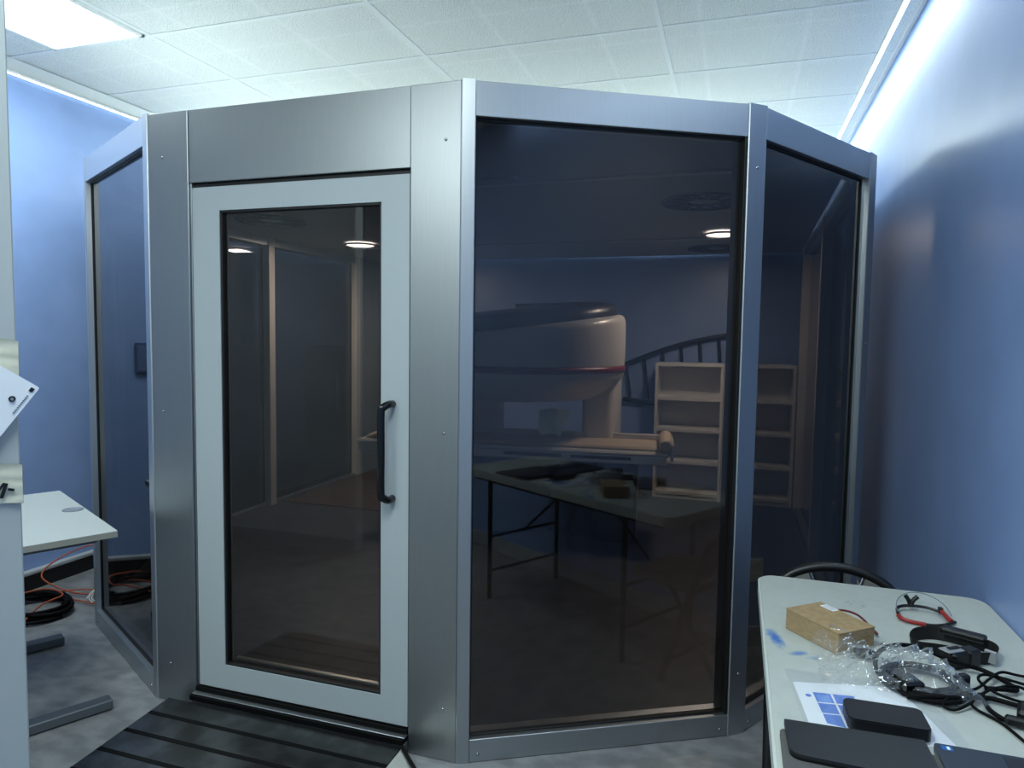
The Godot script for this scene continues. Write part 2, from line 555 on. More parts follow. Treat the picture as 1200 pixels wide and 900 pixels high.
func window_panel(booth: Node3D, S: Vector2, E: Vector2, screws := true, stile := 0.0, glass: Material = null) -> void:
	var xf := frame_at(S, E)
	var L := S.distance_to(E)
	part("top_rail", Geo.new().box(Vector3(L / 2, (2.236 + BOOTH_H) / 2, -0.045), Vector3(L, BOOTH_H - 2.236, 0.09), 0.0015), M.alu, booth, xf)
	var low := part("bottom_rail", Geo.new().box(Vector3(L / 2, 0.043, -0.045), Vector3(L, 0.082, 0.09), 0.0015), M.alu, booth, xf)
	if stile > 0.0:
		part("stile", Geo.new().box(Vector3(L - stile / 2, 1.16, -0.045), Vector3(stile, 2.152, 0.05), 0.001), M.alu, booth, xf)
	var zp := -0.032
	var pane := part("glass_pane", Geo.new().box(Vector3((L - stile) / 2, 1.16, zp), Vector3(L - stile - 0.008, 2.146, 0.008), 0.0), glass if glass else M.glass, booth, xf)
	var g := Geo.new()   # black gasket round the pane
	for y in [0.0875, 2.231]:
		g.box(Vector3(L / 2, y, zp), Vector3(L - 0.002, 0.008, 0.020), 0.001)
	g.box(Vector3(0.004, 1.16, zp), Vector3(0.006, 2.14, 0.020), 0.001)
	if stile > 0.0:
		g.box(Vector3(L - stile - 0.004, 1.16, zp), Vector3(0.006, 2.14, 0.020), 0.001)
	else:
		g.box(Vector3(L - 0.005, 1.16, zp / 2 - 0.003), Vector3(0.010, 2.148, absf(zp)), 0.001)
	part("gasket", g, M.gasket, pane)
	if screws:
		for x in [0.03, L - 0.03]:
			part("screw", screw_geo(Vector3(x, 0.03, 0.0)), M.screw, low)

func corner_post(booth: Node3D, a: Vector2, b: Vector2, depth := 0.085, screws := [], m: Material = null) -> void:
	var xf := frame_at(a, b)
	var L := a.distance_to(b)
	var g := Geo.new()
	g.prism(PackedVector2Array([Vector2(0, 0), Vector2(0.003, 0.003), Vector2(L - 0.003, 0.003), Vector2(L, 0), Vector2(L - 0.004, -depth), Vector2(0.004, -depth)]), 0.0, BOOTH_H + 0.004, xf)
	var p := part("corner_post", g, m if m else M.alu, booth)
	for y in screws:
		part("screw", screw_geo(xf * Vector3(L / 2, y, 0.003) - xf * Vector3.ZERO), M.screw, p, Transform3D(Basis.IDENTITY, xf.origin))

func build_booth() -> void:
	var b := thing("glass_booth", "silver aluminium booth with tinted glass panels and a white framed door", "booth")
	var zf := -2.165
	# door wall: two wide cover plates, the header above the door
	for s in [[-2.216, -2.024, [[-2.145, 2.18], [-2.165, 1.19], [-2.15, 0.16]]], [-1.081, -0.895, [[-0.95, 2.16], [-0.95, 1.17], [-0.945, 0.19]]]]:
		var c := part("cover_plate", Geo.new().box(Vector3((s[0] + s[1]) / 2, BOOTH_H / 2, zf - 0.03), Vector3(s[1] - s[0], BOOTH_H, 0.06), 0.0025), M.alu_dark, b)
		for q in s[2]:
			part("screw", screw_geo(Vector3(q[0], q[1], zf)), M.screw, c)
	part("header_plate", Geo.new().box(Vector3(-1.5525, 2.2135, zf - 0.033), Vector3(0.9405, 0.273, 0.06), 0.002), M.alu_dark, b)
	part("door_jamb", Geo.new().box(Vector3(-2.0205, 1.05, zf - 0.045), Vector3(0.006, 2.06, 0.07), 0.001), M.alu, b)
	var seal := Geo.new()
	seal.box(Vector3(-1.5525, 2.0675, zf - 0.045), Vector3(0.94, 0.016, 0.05), 0.001)
	seal.box(Vector3(-2.0155, 1.07, zf - 0.05), Vector3(0.006, 2.0, 0.03), 0.001)
	seal.box(Vector3(-1.0835, 1.07, zf - 0.05), Vector3(0.005, 2.0, 0.03), 0.001)
	part("door_seal", seal, M.gasket, b)
	# door leaf
	var x0 := -2.0115
	var x1 := -1.0865
	var d := Geo.new()
	var zd := zf - 0.032
	d.box(Vector3((x0 - 1.886) / 2, 1.0755, zd), Vector3(-1.886 - x0, 1.965, 0.05), 0.0002)
	d.box(Vector3((x1 - 1.196) / 2, 1.0755, zd), Vector3(x1 + 1.196, 1.965, 0.05), 0.0002)
	d.box(Vector3(-1.541, 2.013, zd), Vector3(0.692, 0.09, 0.05), 0.0002)
	d.box(Vector3(-1.541, 0.1425, zd), Vector3(0.692, 0.099, 0.05), 0.0002)
	var door := part("door", d, M.door_white, b)
	door.set_meta("label", "white framed glass door")
	var dg := Geo.new()
	for y in [0.196, 1.964]:
		dg.box(Vector3(-1.541, y, zd + 0.006), Vector3(0.69, 0.009, 0.03), 0.001)
	for x in [-1.882, -1.200]:
		dg.box(Vector3(x, 1.08, zd + 0.006), Vector3(0.009, 1.776, 0.03), 0.001)
	part("gasket", dg, M.gasket, door)
	part("glass_pane", Geo.new().box(Vector3(-1.541, 1.08, zd + 0.004), Vector3(0.682, 1.768, 0.008), 0.0), M.glass, door)
	part("inner_sill", Geo.new().box(Vector3(-1.541, 0.203, zd - 0.024), Vector3(0.66, 0.012, 0.022), 0.004), M.plate_edge, door)
	# black pull handle
	var hz := zd + 0.025
	var hp := smooth_path([Vector3(-1.150, 1.263, hz), Vector3(-1.150, 1.263, hz + 0.03), Vector3(-1.158, 1.255, hz + 0.048), Vector3(-1.165, 1.235, hz + 0.055), Vector3(-1.165, 1.1, hz + 0.055), Vector3(-1.165, 0.955, hz + 0.055), Vector3(-1.158, 0.935, hz + 0.048), Vector3(-1.150, 0.925, hz + 0.03), Vector3(-1.150, 0.925, hz)], 5)
	var h := part("handle", Geo.new().tube(hp, 0.0135, 14), M.black_gloss, door)
	h.set_meta("label", "glossy black pull handle")
	# sill below the door
	var s1 := Geo.new()
	s1.box(Vector3(-1.5525, 0.078, zf - 0.02), Vector3(0.94, 0.02, 0.05), 0.002)
	s1.box(Vector3(-1.5525, 0.058, zf + 0.004), Vector3(0.94, 0.018, 0.07), 0.0005)
	part("sill_seal", s1, M.black_rubber, b)
	var s2 := Geo.new()
	s2.box(Vector3(-1.5525, 0.068, zf - 0.005), Vector3(0.94, 0.004, 0.062), 0.001)
	s2.box(Vector3(-1.5525, 0.024, zf + 0.0), Vector3(0.94, 0.048, 0.06), 0.002)
	part("sill_plate", s2, M.alu, b)
	# glass walls; corner posts close the gaps between them
	var A0 := Vector2(-0.895, zf)
	var A1 := Vector2(-0.851, -2.184)
	var B0 := Vector2(0.012, -2.664)
	var B1 := Vector2(0.075, -2.720)
	var C0 := Vector2(0.537, -3.482)
	var C1 := Vector2(0.575, -3.560)
	var L0 := Vector2(-2.216, zf)
	var L1 := Vector2(-2.253, -2.177)
	var K0 := Vector2(-3.068, -2.614)
	var K1 := Vector2(-3.112, -2.645)
	var J0 := Vector2(-3.775, -3.76)
	var J1 := Vector2(-3.80, -3.83)
	window_panel(b, A1, B0)
	window_panel(b, B1, C0, true, 0.022, M.glass_dark)
	window_panel(b, K0, L1, true, 0.0, M.glass_dark)
	window_panel(b, J0, K1, true, 0.0, M.glass_dark)
	corner_post(b, A0, A1)
	corner_post(b, B0, B1, 0.085, [2.13, 0.24])
	corner_post(b, C0, C1, 0.07, [1.5])
	corner_post(b, L1, L0)
	corner_post(b, K1, K0)
	corner_post(b, J1, J0)
	# straight side walls back to the blue wall, and a ladder rail between the bays
	for p in [[Vector2(-3.80, -4.83), J1], [Vector2(-3.80, -6.21), Vector2(-3.80, -4.91)], [C1, Vector2(0.60, -4.90)], [Vector2(0.60, -4.98), Vector2(0.60, -6.3)]]:
		window_panel(b, p[0], p[1], false)
	for p in [[Vector2(-3.80, -4.91), Vector2(-3.80, -4.83)], [Vector2(-3.80, -6.29), Vector2(-3.80, -6.21)], [Vector2(0.60, -4.90), Vector2(0.60, -4.98)], [Vector2(0.60, -6.3), Vector2(0.60, -6.38)]]:
		corner_post(b, p[0], p[1], 0.10, [], M.plastic_white)
	for s in [[-3.75, -6.5], [0.55, -6.54]]:
		part("end_panel", Geo.new().box(Vector3(s[0], 1.17, s[1]), Vector3(0.06, 2.34, 0.34 if s[0] > 0 else 0.42), 0.002), M.door_white, b)
	# raised inner floor and roof
	var plan := PackedVector2Array([Vector2(-2.25, -2.28), Vector2(-0.88, -2.28), Vector2(-0.02, -2.76), Vector2(0.45, -3.5), Vector2(0.51, -6.69), Vector2(-3.71, -6.69), Vector2(-3.71, -3.78), Vector2(-3.08, -2.73)])
	part("inner_floor", Geo.new().prism(plan, 0.0, 0.06), M.inner_floor, b)
	var roof := part("roof", Geo.new().prism(plan, 2.30, 2.335), M.inner_ceiling, b)
	part("bounce_sheet", Geo.new().prism(plan, 2.3355, 2.3425), M.bounce_white, b)  # added white sheet, bounces lamp light up to the room ceiling
	# round pierced vents in the roof
	for c in [Vector2(-3.13, -4.12), Vector2(-0.21, -4.15), Vector2(-0.20, -6.25)]:
		var g := Geo.new()
		g.tube(circle(Vector3(c.x, 2.297, c.y), 0.235, 40), 0.010, 6, true)
		g.tube(circle(Vector3(c.x, 2.297, c.y), 0.10, 24), 0.008, 6, true)
		for k in 16:
			var w := TAU * k / 16.0
			var m := Vector3(c.x + cos(w) * 0.168, 2.297, c.y + sin(w) * 0.168)
			var ring := []
			for q in 14:
				var e := TAU * q / 14.0
				ring.append(m + (Vector3(cos(w), 0, sin(w)) * cos(e) * 0.062) + (Vector3(-sin(w), 0, cos(w)) * sin(e) * 0.026))
			g.tube(ring, 0.007, 5, true)
		part("vent_rosette", g, M.grille, roof)
	var hatch := Geo.new()
	hatch.box(Vector3(-1.32, 2.296, -3.66), Vector3(0.50, 0.012, 0.74), 0.003)
	part("roof_hatch", hatch, M.inner_ceiling, roof)
	for s in [[-1.60, 3.6, -3.42], [-1.60, 4.1, -5.6]]:
		part("roof_rib", Geo.new().box(Vector3(s[0], 2.293, s[2]), Vector3(s[1], 0.012, 0.03), 0.002), M.alu, roof)

func circle(c: Vector3, r: float, k: int) -> Array:
	var o := []
	for i in k:
		var w := TAU * i / k
		o.append(c + Vector3(cos(w) * r, 0, sin(w) * r))
	return o

func build_ramp() -> void:
	var t := thing("entrance_ramp", "low dark metal ramp with black grip strips before the booth door", "ramp", Vector3(-1.6, 0, -2.116))
	var zt := 0.0
	var zb := 0.62
	var yt := 0.046
	var yb := 0.006
	var yy := func(z: float) -> float: return lerpf(yt, yb, z / zb)
	var xl := -0.514
	var xr := 0.515
	var body := Geo.new()
	body.flat([Vector3(xl, yt, zt), Vector3(xr, yt, zt), Vector3(xr - 0.02, yb, zb), Vector3(xl, yb, zb)], Vector3.UP)
	body.flat([Vector3(xl, yt, zt), Vector3(xl, yb, zb), Vector3(xl, 0, zb), Vector3(xl, 0, zt)], Vector3.LEFT)
	body.flat([Vector3(xl, yb, zb), Vector3(xr - 0.02, yb, zb), Vector3(xr - 0.02, 0, zb), Vector3(xl, 0, zb)], Vector3.BACK)
	body.flat([Vector3(xl, yt, zt), Vector3(xr, yt, zt), Vector3(xr, 0, zt), Vector3(xl, 0, zt)], Vector3.FORWARD)
	body.flat([Vector3(xl, 0, zt), Vector3(xr, 0, zt), Vector3(xr, 0, zb), Vector3(xl, 0, zb)], Vector3.DOWN)
	part("plate", body, M.plate, t)
	var wing := Geo.new()   # bevelled right side
	wing.flat([Vector3(xr + 0.004, yt, zt), Vector3(xr + 0.105, 0.0, zt + 0.075), Vector3(xr + 0.085, 0.0, zb - 0.02), Vector3(xr - 0.016, yb, zb)], Vector3(1, 1, 0))
	wing.flat([Vector3(xr + 0.004, yt, zt), Vector3(xr + 0.105, 0.0, zt + 0.075), Vector3(xr + 0.004, 0.0, zt)], Vector3.FORWARD)
	part("side_bevel", wing, M.plate_edge, t)
	part("bevel_seal", Geo.new().tube([Vector3(xr + 0.004, yt + 0.004, zt - 0.004), Vector3(xr + 0.11, 0.006, zt + 0.07)], 0.007, 6), M.black_rubber, t)
	for k in 5:
		var z := 0.10 + 0.112 * k
		var sl := atan((yt - yb) / zb)
		part("grip_strip", Geo.new().box(Vector3((xl + xr) / 2, yy.call(z) - 0.0008, z), Vector3(xr - xl - 0.004, 0.005, 0.018), 0.0006, Basis(Vector3.RIGHT, sl)), M.black_rubber, t)

# ------------------------------------------------------------------ inside the booth
func build_interior() -> void:
	build_scanner()
	build_bed()
	for k in 2:
		build_bookcase(Vector3(-0.70 + 0.60 * k, 0.06, -6.66), ["white bookcase with open empty shelves beside the scanner", "white bookcase with empty shelves at the booth's right side wall"][k])
	for s in [[Vector3(-3.12, 2.286, -5.30), "round warm downlight in the booth ceiling above the bed's cushioned end"], [Vector3(-0.13, 2.286, -5.34), "round warm downlight in the booth ceiling in front of the bookcases"]]:
		var t := thing("downlight", s[1], "downlight", s[0], "booth downlights")
		part("bezel", Geo.new().tube(circle(Vector3(0, -0.004, 0), 0.125, 32), 0.008, 8, true), M.plastic_white, t)
		part("lens", Geo.new().lathe([Vector2(0.0, -0.012), Vector2(0.09, -0.010), Vector2(0.118, -0.002)], 32), glow(Color(1.0, 0.94, 0.88), 9.0), t)
		area(t, Vector3(0, -0.02, 0), Vector2(0.2, 0.2), 2.0, Color(1.0, 0.92, 0.83))
	# dark bars that stand in for frame shadows on the back wall
	var r := thing("sloped_shadow", "dark bars standing in for frame shadows on the blue wall above the bookcases", "shadow", Vector3(-0.56, 0, -6.685))
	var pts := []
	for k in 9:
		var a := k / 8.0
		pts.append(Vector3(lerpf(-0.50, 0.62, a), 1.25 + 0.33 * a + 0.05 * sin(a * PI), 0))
	part("top_rail", Geo.new().tube(pts, 0.022, 8), M.dark_bar, r)  # upper shadow line, built as a tube
	part("lower_shadow_bar", Geo.new().tube([Vector3(-0.48, 0.93, 0), Vector3(0.0, 0.88, 0), Vector3(0.6, 0.84, 0)], 0.022, 8), M.dark_bar, r)
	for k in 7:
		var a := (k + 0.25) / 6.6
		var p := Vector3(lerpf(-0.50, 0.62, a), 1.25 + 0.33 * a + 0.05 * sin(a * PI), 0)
		part("shadow_upright", Geo.new().tube([p, Vector3(p.x + 0.05, 0.95 - 0.08 * a, 0)], 0.013 + 0.008 * a, 6), M.dark_bar, r)
	# coil board with hanging cables at the far left
	var wb := thing("cable_board", "grey wall board with hooks behind the bed's far end", "board", Vector3(-3.3, 0.06, -6.69))
	part("panel", Geo.new().box(Vector3(0, 0.655, 0), Vector3(0.80, 1.31, 0.03), 0.003), M.board_grey, wb)
	part("top_trim", Geo.new().box(Vector3(0, 1.32, 0.005), Vector3(0.80, 0.03, 0.04), 0.003), M.dark_bar, wb)
	for k in 5:
		part("hook", Geo.new().tube([Vector3(-0.28 + 0.1 * k, 1.12 - 0.02 * k, 0.015), Vector3(-0.28 + 0.1 * k, 1.11 - 0.02 * k, 0.06), Vector3(-0.28 + 0.1 * k, 1.135 - 0.02 * k, 0.066)], 0.006, 6), M.chrome, wb)
	for k in 4:
		var x := -3.58 + 0.1 * k
		var y := 1.155 - 0.02 * k
		var p := []
		for q in 16:
			var w := TAU * q / 16.0
			p.append(Vector3(x + sin(w) * (0.04 + 0.01 * k), y - 0.22 + cos(w) * (0.24 + 0.02 * (k % 2)), -6.635 + 0.008 * sin(w * 2.0 + k)))
		single("hanging_cable", Geo.new().tube(smooth_path(p, 3, true), 0.006, 6, true), M.wire_white, ["pale cable loop on the cable board, first hook from the booth post", "pale cable loop on the cable board, second hook from the booth post", "pale cable loop on the cable board, third hook from the booth post", "pale cable loop on the cable board, fourth hook from the booth post"][k], "cable", Vector3.ZERO, "cables on the cable board")
	single("brown_mat", Geo.new().box(Vector3(-3.05, 0.065, -5.81), Vector3(1.28, 0.008, 1.64), 0.002), M.mat_brown, "brown floor mat beneath the cable board in the booth", "mat")

func build_scanner() -> void:
	var C := Vector3(-1.66, 0.06, -5.16)
	var t := thing("open_scanner", "cream open medical scanner with a crimson stripe round its upper half", "scanner", C)
	# upper half: a round housing whose top rises towards the back right
	var lift := func(w: float) -> float: return 0.10 * (1.0 + cos(w - deg_to_rad(-35.0)))
	var rad := func(w: float, r: float) -> float:   # pulled out at the right, where the column is
		return r + 0.035 * maxf(0.0, cos(w - deg_to_rad(8.0))) ** 3
	var loft := func(prof: Array, up: Array, called: String, m: Material) -> void:
		var segs := 72
		var g := Geo.new()
		g.sheet(segs, prof.size() - 1, func(s: float, q: float) -> Vector3:
			var w := TAU * s
			var i := int(round(q * (prof.size() - 1)))
			var p: Vector2 = prof[i]
			var rr: float = rad.call(w, p.x) if p.x > 0.1 else p.x
			return Vector3(cos(w) * rr, p.y + up[i] * lift.call(w), sin(w) * rr))
		part(called, g, m, t)
	loft.call([Vector2(0.0, 0.985), Vector2(0.50, 0.985), Vector2(0.56, 0.99), Vector2(0.60, 1.005), Vector2(0.68, 1.05), Vector2(0.76, 1.10), Vector2(0.80, 1.145), Vector2(0.815, 1.18), Vector2(0.82, 1.20)], [0, 0, 0, 0, 0, 0, 0, 0, 0], "lower_shell", M.plastic_white)
	loft.call([Vector2(0.80, 1.198), Vector2(0.828, 1.204), Vector2(0.832, 1.225), Vector2(0.828, 1.245), Vector2(0.80, 1.25)], [0, 0, 0, 0, 0], "stripe", M.crimson)
	loft.call([Vector2(0.82, 1.25), Vector2(0.825, 1.30), Vector2(0.825, 1.36), Vector2(0.822, 1.39), Vector2(0.81, 1.425), Vector2(0.785, 1.44), Vector2(0.75, 1.445)], [0, 0.1, 0.6, 1, 1, 1, 1], "upper_shell", M.plastic_white)
	loft.call([Vector2(0.765, 1.40), Vector2(0.762, 1.47), Vector2(0.75, 1.53), Vector2(0.70, 1.57), Vector2(0.60, 1.60), Vector2(0.0, 1.61)], [1, 1, 0.9, 0.8, 0.7, 0.5], "top_cap", M.cap_grey)
	# column on the right, pedestal left, lower half
	var col := Geo.new()
	col.prism(round_rect(0.54, -0.42, 0.79, 0.02, 0.07), 0.56, 1.22, Transform3D.IDENTITY, Rect2(), true)
	part("column", col, M.plastic_white, t)
	part("base_skirt", Geo.new().prism(round_rect(-0.66, -0.48, 0.84, 0.20, 0.08), 0.0, 0.56, Transform3D.IDENTITY, Rect2(), true), M.cap_grey, t)
	part("pedestal", Geo.new().prism(round_rect(-0.62, -0.45, -0.22, -0.05, 0.06), 0.56, 1.02, Transform3D.IDENTITY, Rect2(), true), M.plastic_white, t)
	part("lower_half", Geo.new().lathe([Vector2(0.50, 0.0), Vector2(0.52, 0.02), Vector2(0.52, 0.34), Vector2(0.56, 0.46), Vector2(0.58, 0.52), Vector2(0.55, 0.56), Vector2(0.0, 0.565)], 48, Transform3D(Basis.IDENTITY, Vector3(-0.05, 0, -0.12))), M.cap_grey, t)

func build_bed() -> void:
	var t := thing("patient_bed", "narrow cream patient bed with a roller cushion passing through the scanner", "bed", Vector3(-1.58, 0.06, -4.88))
	t.rotation.y = 0.10
	var top := Geo.new()
	top.box(Vector3(0, 0.655, 0), Vector3(2.30, 0.03, 0.50), 0.012)
	part("top", top, M.plastic_white, t)
	part("mattress", Geo.new().box(Vector3(-0.02, 0.682, -0.02), Vector3(2.16, 0.028, 0.40), 0.012), M.cushion, t)
	var ap := Geo.new()
	ap.box(Vector3(0, 0.615, 0.235), Vector3(2.26, 0.06, 0.02), 0.006)
	ap.box(Vector3(0, 0.615, -0.235), Vector3(2.26, 0.06, 0.02), 0.006)
	ap.box(Vector3(0, 0.70, -0.24), Vector3(2.2, 0.07, 0.018), 0.006)
	part("side_rail", ap, M.plastic_white, t)
	for x in [0.20, 0.68, -0.5]:
		part("slot", Geo.new().box(Vector3(x, 0.622, 0.2465), Vector3(0.42, 0.022, 0.004), 0.001), M.slot, t)
	var cu := Geo.new()
	cu.lathe([Vector2(0.0, -0.25), Vector2(0.035, -0.245), Vector2(0.05, -0.22), Vector2(0.05, -0.1), Vector2(0.046, 0.0), Vector2(0.05, 0.1), Vector2(0.05, 0.22), Vector2(0.035, 0.245), Vector2(0.0, 0.25)], 20, Transform3D(Basis(Vector3.RIGHT, PI / 2), Vector3(1.12, 0.72, 0)))
	part("roller_cushion", cu, M.cushion, t)
	part("end_bracket", Geo.new().box(Vector3(1.165, 0.67, 0), Vector3(0.02, 0.12, 0.46), 0.008), M.plastic_white, t)
	var hd := Geo.new()
	hd.sheet(10, 6, func(s: float, q: float) -> Vector3:
		return Vector3(-1.06 + 0.42 * s, 0.695 + 0.075 * sin(s * PI * 0.75 + 0.25) * (1.0 - 0.4 * pow(absf(q - 0.5) * 2.0, 2.0)), -0.19 + 0.38 * q))
	part("head_pad", hd, M.cushion, t)
	var lg := Geo.new()
	for s in [-1.0, 1.0]:
		lg.tube([Vector3(-0.80, 0.0, 0.16 * s), Vector3(-0.80, 0.35, 0.10 * s), Vector3(-0.80, 0.64, 0.16 * s)], 0.018, 8)
		lg.tube([Vector3(-0.62, 0.0, 0.16 * s), Vector3(-0.72, 0.35, 0.10 * s), Vector3(-0.98, 0.64, 0.16 * s)], 0.018, 8)
	part("leg_frame", lg, M.dark_bar, t)
	part("pedestal", Geo.new().box(Vector3(0.78, 0.31, 0), Vector3(0.30, 0.62, 0.30), 0.02), M.cap_grey, t)
	# crumpled drape standing on the bed
	var cl := Geo.new()
	cl.sheet(16, 12, func(s: float, q: float) -> Vector3:
		var fold := 0.02 * sin(s * 9.0 + q * 2.0) + 0.03 * sin(q * 5.0)
		return Vector3(-0.115 + 0.23 * s * (0.7 + 0.3 * q) + 0.03 * (1.0 - q), 0.0 + 0.185 * q + 0.02 * sin(s * 3.0), fold - 0.05 * q))
	single("surgical_drape", cl, M.cloth, "pale blue crumpled drape lying on the patient bed", "drape", Vector3(-1.30, 0.772, -4.95))

func build_bookcase(at: Vector3, label: String) -> void:
	var t := thing("bookcase", label, "bookcase", at, "white bookcases")
	var w := 0.59
	var h := 1.235
	var d := 0.28
	for s in [0.009, w - 0.009]:
		part("side_panel", Geo.new().box(Vector3(s, h / 2, d / 2), Vector3(0.024, h, d), 0.001), M.shelf, t)
	part("back_panel", Geo.new().box(Vector3(w / 2, h / 2, 0.004), Vector3(w - 0.02, h - 0.01, 0.006), 0.0), M.shelf, t)
	for y in [0.05, 0.335, 0.63, 0.915, h - 0.01]:
		part("shelf", Geo.new().box(Vector3(w / 2, y, d / 2), Vector3(w - 0.036, 0.03, d - 0.004), 0.001), M.shelf, t)
	part("plinth", Geo.new().box(Vector3(w / 2, 0.02, d - 0.02), Vector3(w - 0.036, 0.04, 0.016), 0.001), M.shelf, t)

# ------------------------------------------------------------------ left of the door
func build_left_side() -> void:
	# open white door whose free edge stands at the left
	var ex := Vector3(-0.968, 0, -0.709)
	var dir := Vector3(-0.45, 0, 0.893).normalized()
	var nor := Vector3(-dir.z, 0, dir.x)   # away from the side with the tape
	var bas := Basis(dir, Vector3.UP, dir.cross(Vector3.UP))
	var g := Geo.new().box(ex + dir * 0.45 + nor * 0.022 + Vector3(0, 1.09, 0), Vector3(0.90, 2.16, 0.044), 0.002, bas)
	struct("door_1", g, M.door_leaf, "white open door leaf with tape wrapped on its edge", "door")
	var hinge := ex + dir * 0.925 + nor * 0.022
	var post := Geo.new().box(Vector3(hinge.x - 0.05, CEIL / 2, hinge.z + 0.02), Vector3(0.10, CEIL, 0.12), 0.003)
	struct("trim_1", post, M.white_wall, "white door post holding the open door", "trim")
	# tape round the edge, above and below the tag
	for s in [[1.455, 0.062, "strip of masking tape wrapped on the white door above the tag"], [1.282, 0.056, "strip of masking tape with black handwriting on the white door below the tag"]]:
		var tp := thing("masking_tape", s[2], "tape", ex + Vector3(0, s[1 - 1], 0), "tape on the white door")
		var sg := Geo.new()
		sg.sheet(14, 8, func(a: float, q: float) -> Vector3:
			var r := 0.0012 + 0.0012 * sin(q * 19.0 + a * 5.0) + 0.001 * sin(a * 23.0)
			return dir * (-0.0015 + 0.12 * a) - nor * (0.0012 + r * 0.9) + Vector3(0, (q - 0.5) * s[1] + 0.004 * sin(a * 7.0), 0))
		part("face_strip", sg, M.tape, tp)
		var eg := Geo.new()
		eg.sheet(4, 8, func(a: float, q: float) -> Vector3: return dir * -0.002 + nor * (0.044 * a - 0.002) + Vector3(0, (q - 0.5) * s[1], 0))
		part("edge_strip", eg, M.tape, tp)
		if s[0] < 1.3:
			for letter in [["M", 0.030], ["-", 0.012]]:
				text_part(letter[0], 0.030, M.black, tp, Transform3D(Basis(-dir, Vector3.UP, -nor).rotated(nor, 0.3), dir * letter[1] - nor * 0.0045 + Vector3(0, -0.004, 0)))
	# card tag hung on the tape, turned on its corner
	var tc := ex + dir * 0.031 - nor * 0.007 + Vector3(0, 1.398, 0)
	var tg := thing("card_tag", "white card tag with a round logo hanging from the door edge", "tag", tc)
	tg.basis = Basis(-nor, deg_to_rad(54.0)) * Basis(-dir, Vector3.UP, -nor)
	part("card", Geo.new().prism(round_rect(-0.05, -0.0325, 0.05, 0.0325, 0.003), -0.0006, 0.0006, Transform3D(Basis(Vector3.RIGHT, PI / 2), Vector3.ZERO)), M.paper, tg)
	part("logo_ring", Geo.new().tube(circle_xy(Vector3(0.019, -0.014, 0.0012), 0.0032, 14), 0.0012, 5, true), M.black, tg)
	for k in 11:
		part("print_mark", Geo.new().box(Vector3(0.004 + 0.0028 * k, -0.0265, 0.001), Vector3(0.0016, 0.0020, 0.0006), 0.0), M.grommet, tg)
	part("print_block", Geo.new().box(Vector3(0.042, -0.026, 0.001), Vector3(0.006, 0.005, 0.0006), 0.0), M.black, tg)

	# white desk beside the booth's left glass
	var d1 := Vector3(-0.89, 0, -0.456)    # along the glass, away
	var d2 := Vector3(-0.456, 0, 0.89)     # away from the glass
	var c := Vector3(-2.24, 0, -2.008)
	var t := thing("white_desk", "white desk with grey steel feet beside the booth's left glass", "desk", c)
	t.basis = Basis(-d1, Vector3.UP, (-d1).cross(Vector3.UP))
	# local: x from far to near corner (negative inwards), z away from the glass
	var L := 0.93
	var W := 0.75
	var top := Geo.new().prism(round_rect(-L, 0.0, 0.0, W, 0.004, 2), 0.7155, 0.74)
	var tp2 := part("top", top, M.desk, t)
	var eb := Geo.new()
	eb.box(Vector3(0.0005, 0.7277, W / 2), Vector3(0.002, 0.0235, W - 0.006), 0.0005)
	eb.box(Vector3(-L / 2, 0.7277, -0.0005), Vector3(L - 0.006, 0.0235, 0.002), 0.0005)
	part("edge_band", eb, M.desk_edge, tp2)
	var gl := t.transform.affine_inverse() * Vector3(-2.68, 0.74, -2.182)
	part("cable_grommet", Geo.new().lathe([Vector2(0.040, 0.0), Vector2(0.040, 0.003), Vector2(0.036, 0.004), Vector2(0.034, 0.002), Vector2(0.0, 0.002)], 24, Transform3D(Basis.IDENTITY, gl)), M.grommet, tp2)
	for x in [-0.105, -0.895]:
		var lg := Geo.new()
		lg.box(Vector3(x, 0.385, 0.36), Vector3(0.05, 0.66, 0.08), 0.004)
		part("leg", lg, M.steel_grey, t)
		part("foot", Geo.new().box(Vector3(x, 0.025, 0.36), Vector3(0.06, 0.038, 0.70), 0.004), M.steel_grey, t)
		part("bracket", Geo.new().box(Vector3(x, 0.70, 0.36), Vector3(0.05, 0.03, 0.62), 0.003), M.steel_grey, t)
	part("beam", Geo.new().box(Vector3(-0.5, 0.62, 0.42), Vector3(0.75, 0.08, 0.03), 0.003), M.steel_grey, t)

	# cables on the floor
	var coil := []
	for k in 7 * 18:
		var w := TAU * k / 18.0
		var turn := k / 18.0
		coil.append(Vector3(-3.53 + cos(w) * (0.215 - 0.014 * fmod(turn * 1.7, 4.0)) + 0.012 * sin(turn * 3.0), 0.012 + 0.006 * turn + 0.004 * sin(w * 2.0 + turn), -2.62 + sin(w) * (0.19 - 0.012 * fmod(turn * 2.3, 4.0))))
	single("black_cable_coil", Geo.new().tube(coil, 0.010, 7), M.black_rubber, "coil of thick black cable on the floor behind the desk", "cable")
	var orange1 := smooth_path([Vector3(-3.35, 0.02, -2.40), Vector3(-3.44, 0.06, -2.60), Vector3(-3.38, 0.10, -2.68), Vector3(-3.60, 0.08, -2.74), Vector3(-3.72, 0.05, -2.62), Vector3(-3.56, 0.02, -2.92), Vector3(-3.40, 0.015, -2.94), Vector3(-3.34, 0.02, -2.86)], 8)
	single("orange_cable", Geo.new().tube(orange1, 0.0045, 6), M.orange, "thin orange cable tangled over the black coil", "cable", Vector3.ZERO, "orange cables")
	var orange2 := smooth_path([Vector3(-3.40, 0.02, -2.90), Vector3(-3.56, 0.03, -2.86), Vector3(-3.74, 0.10, -2.84), Vector3(-3.78, 0.16, -2.98), Vector3(-3.72, 0.20, -3.14), Vector3(-3.6, 0.20, -3.2), Vector3(-3.45, 0.20, -3.16)], 8)
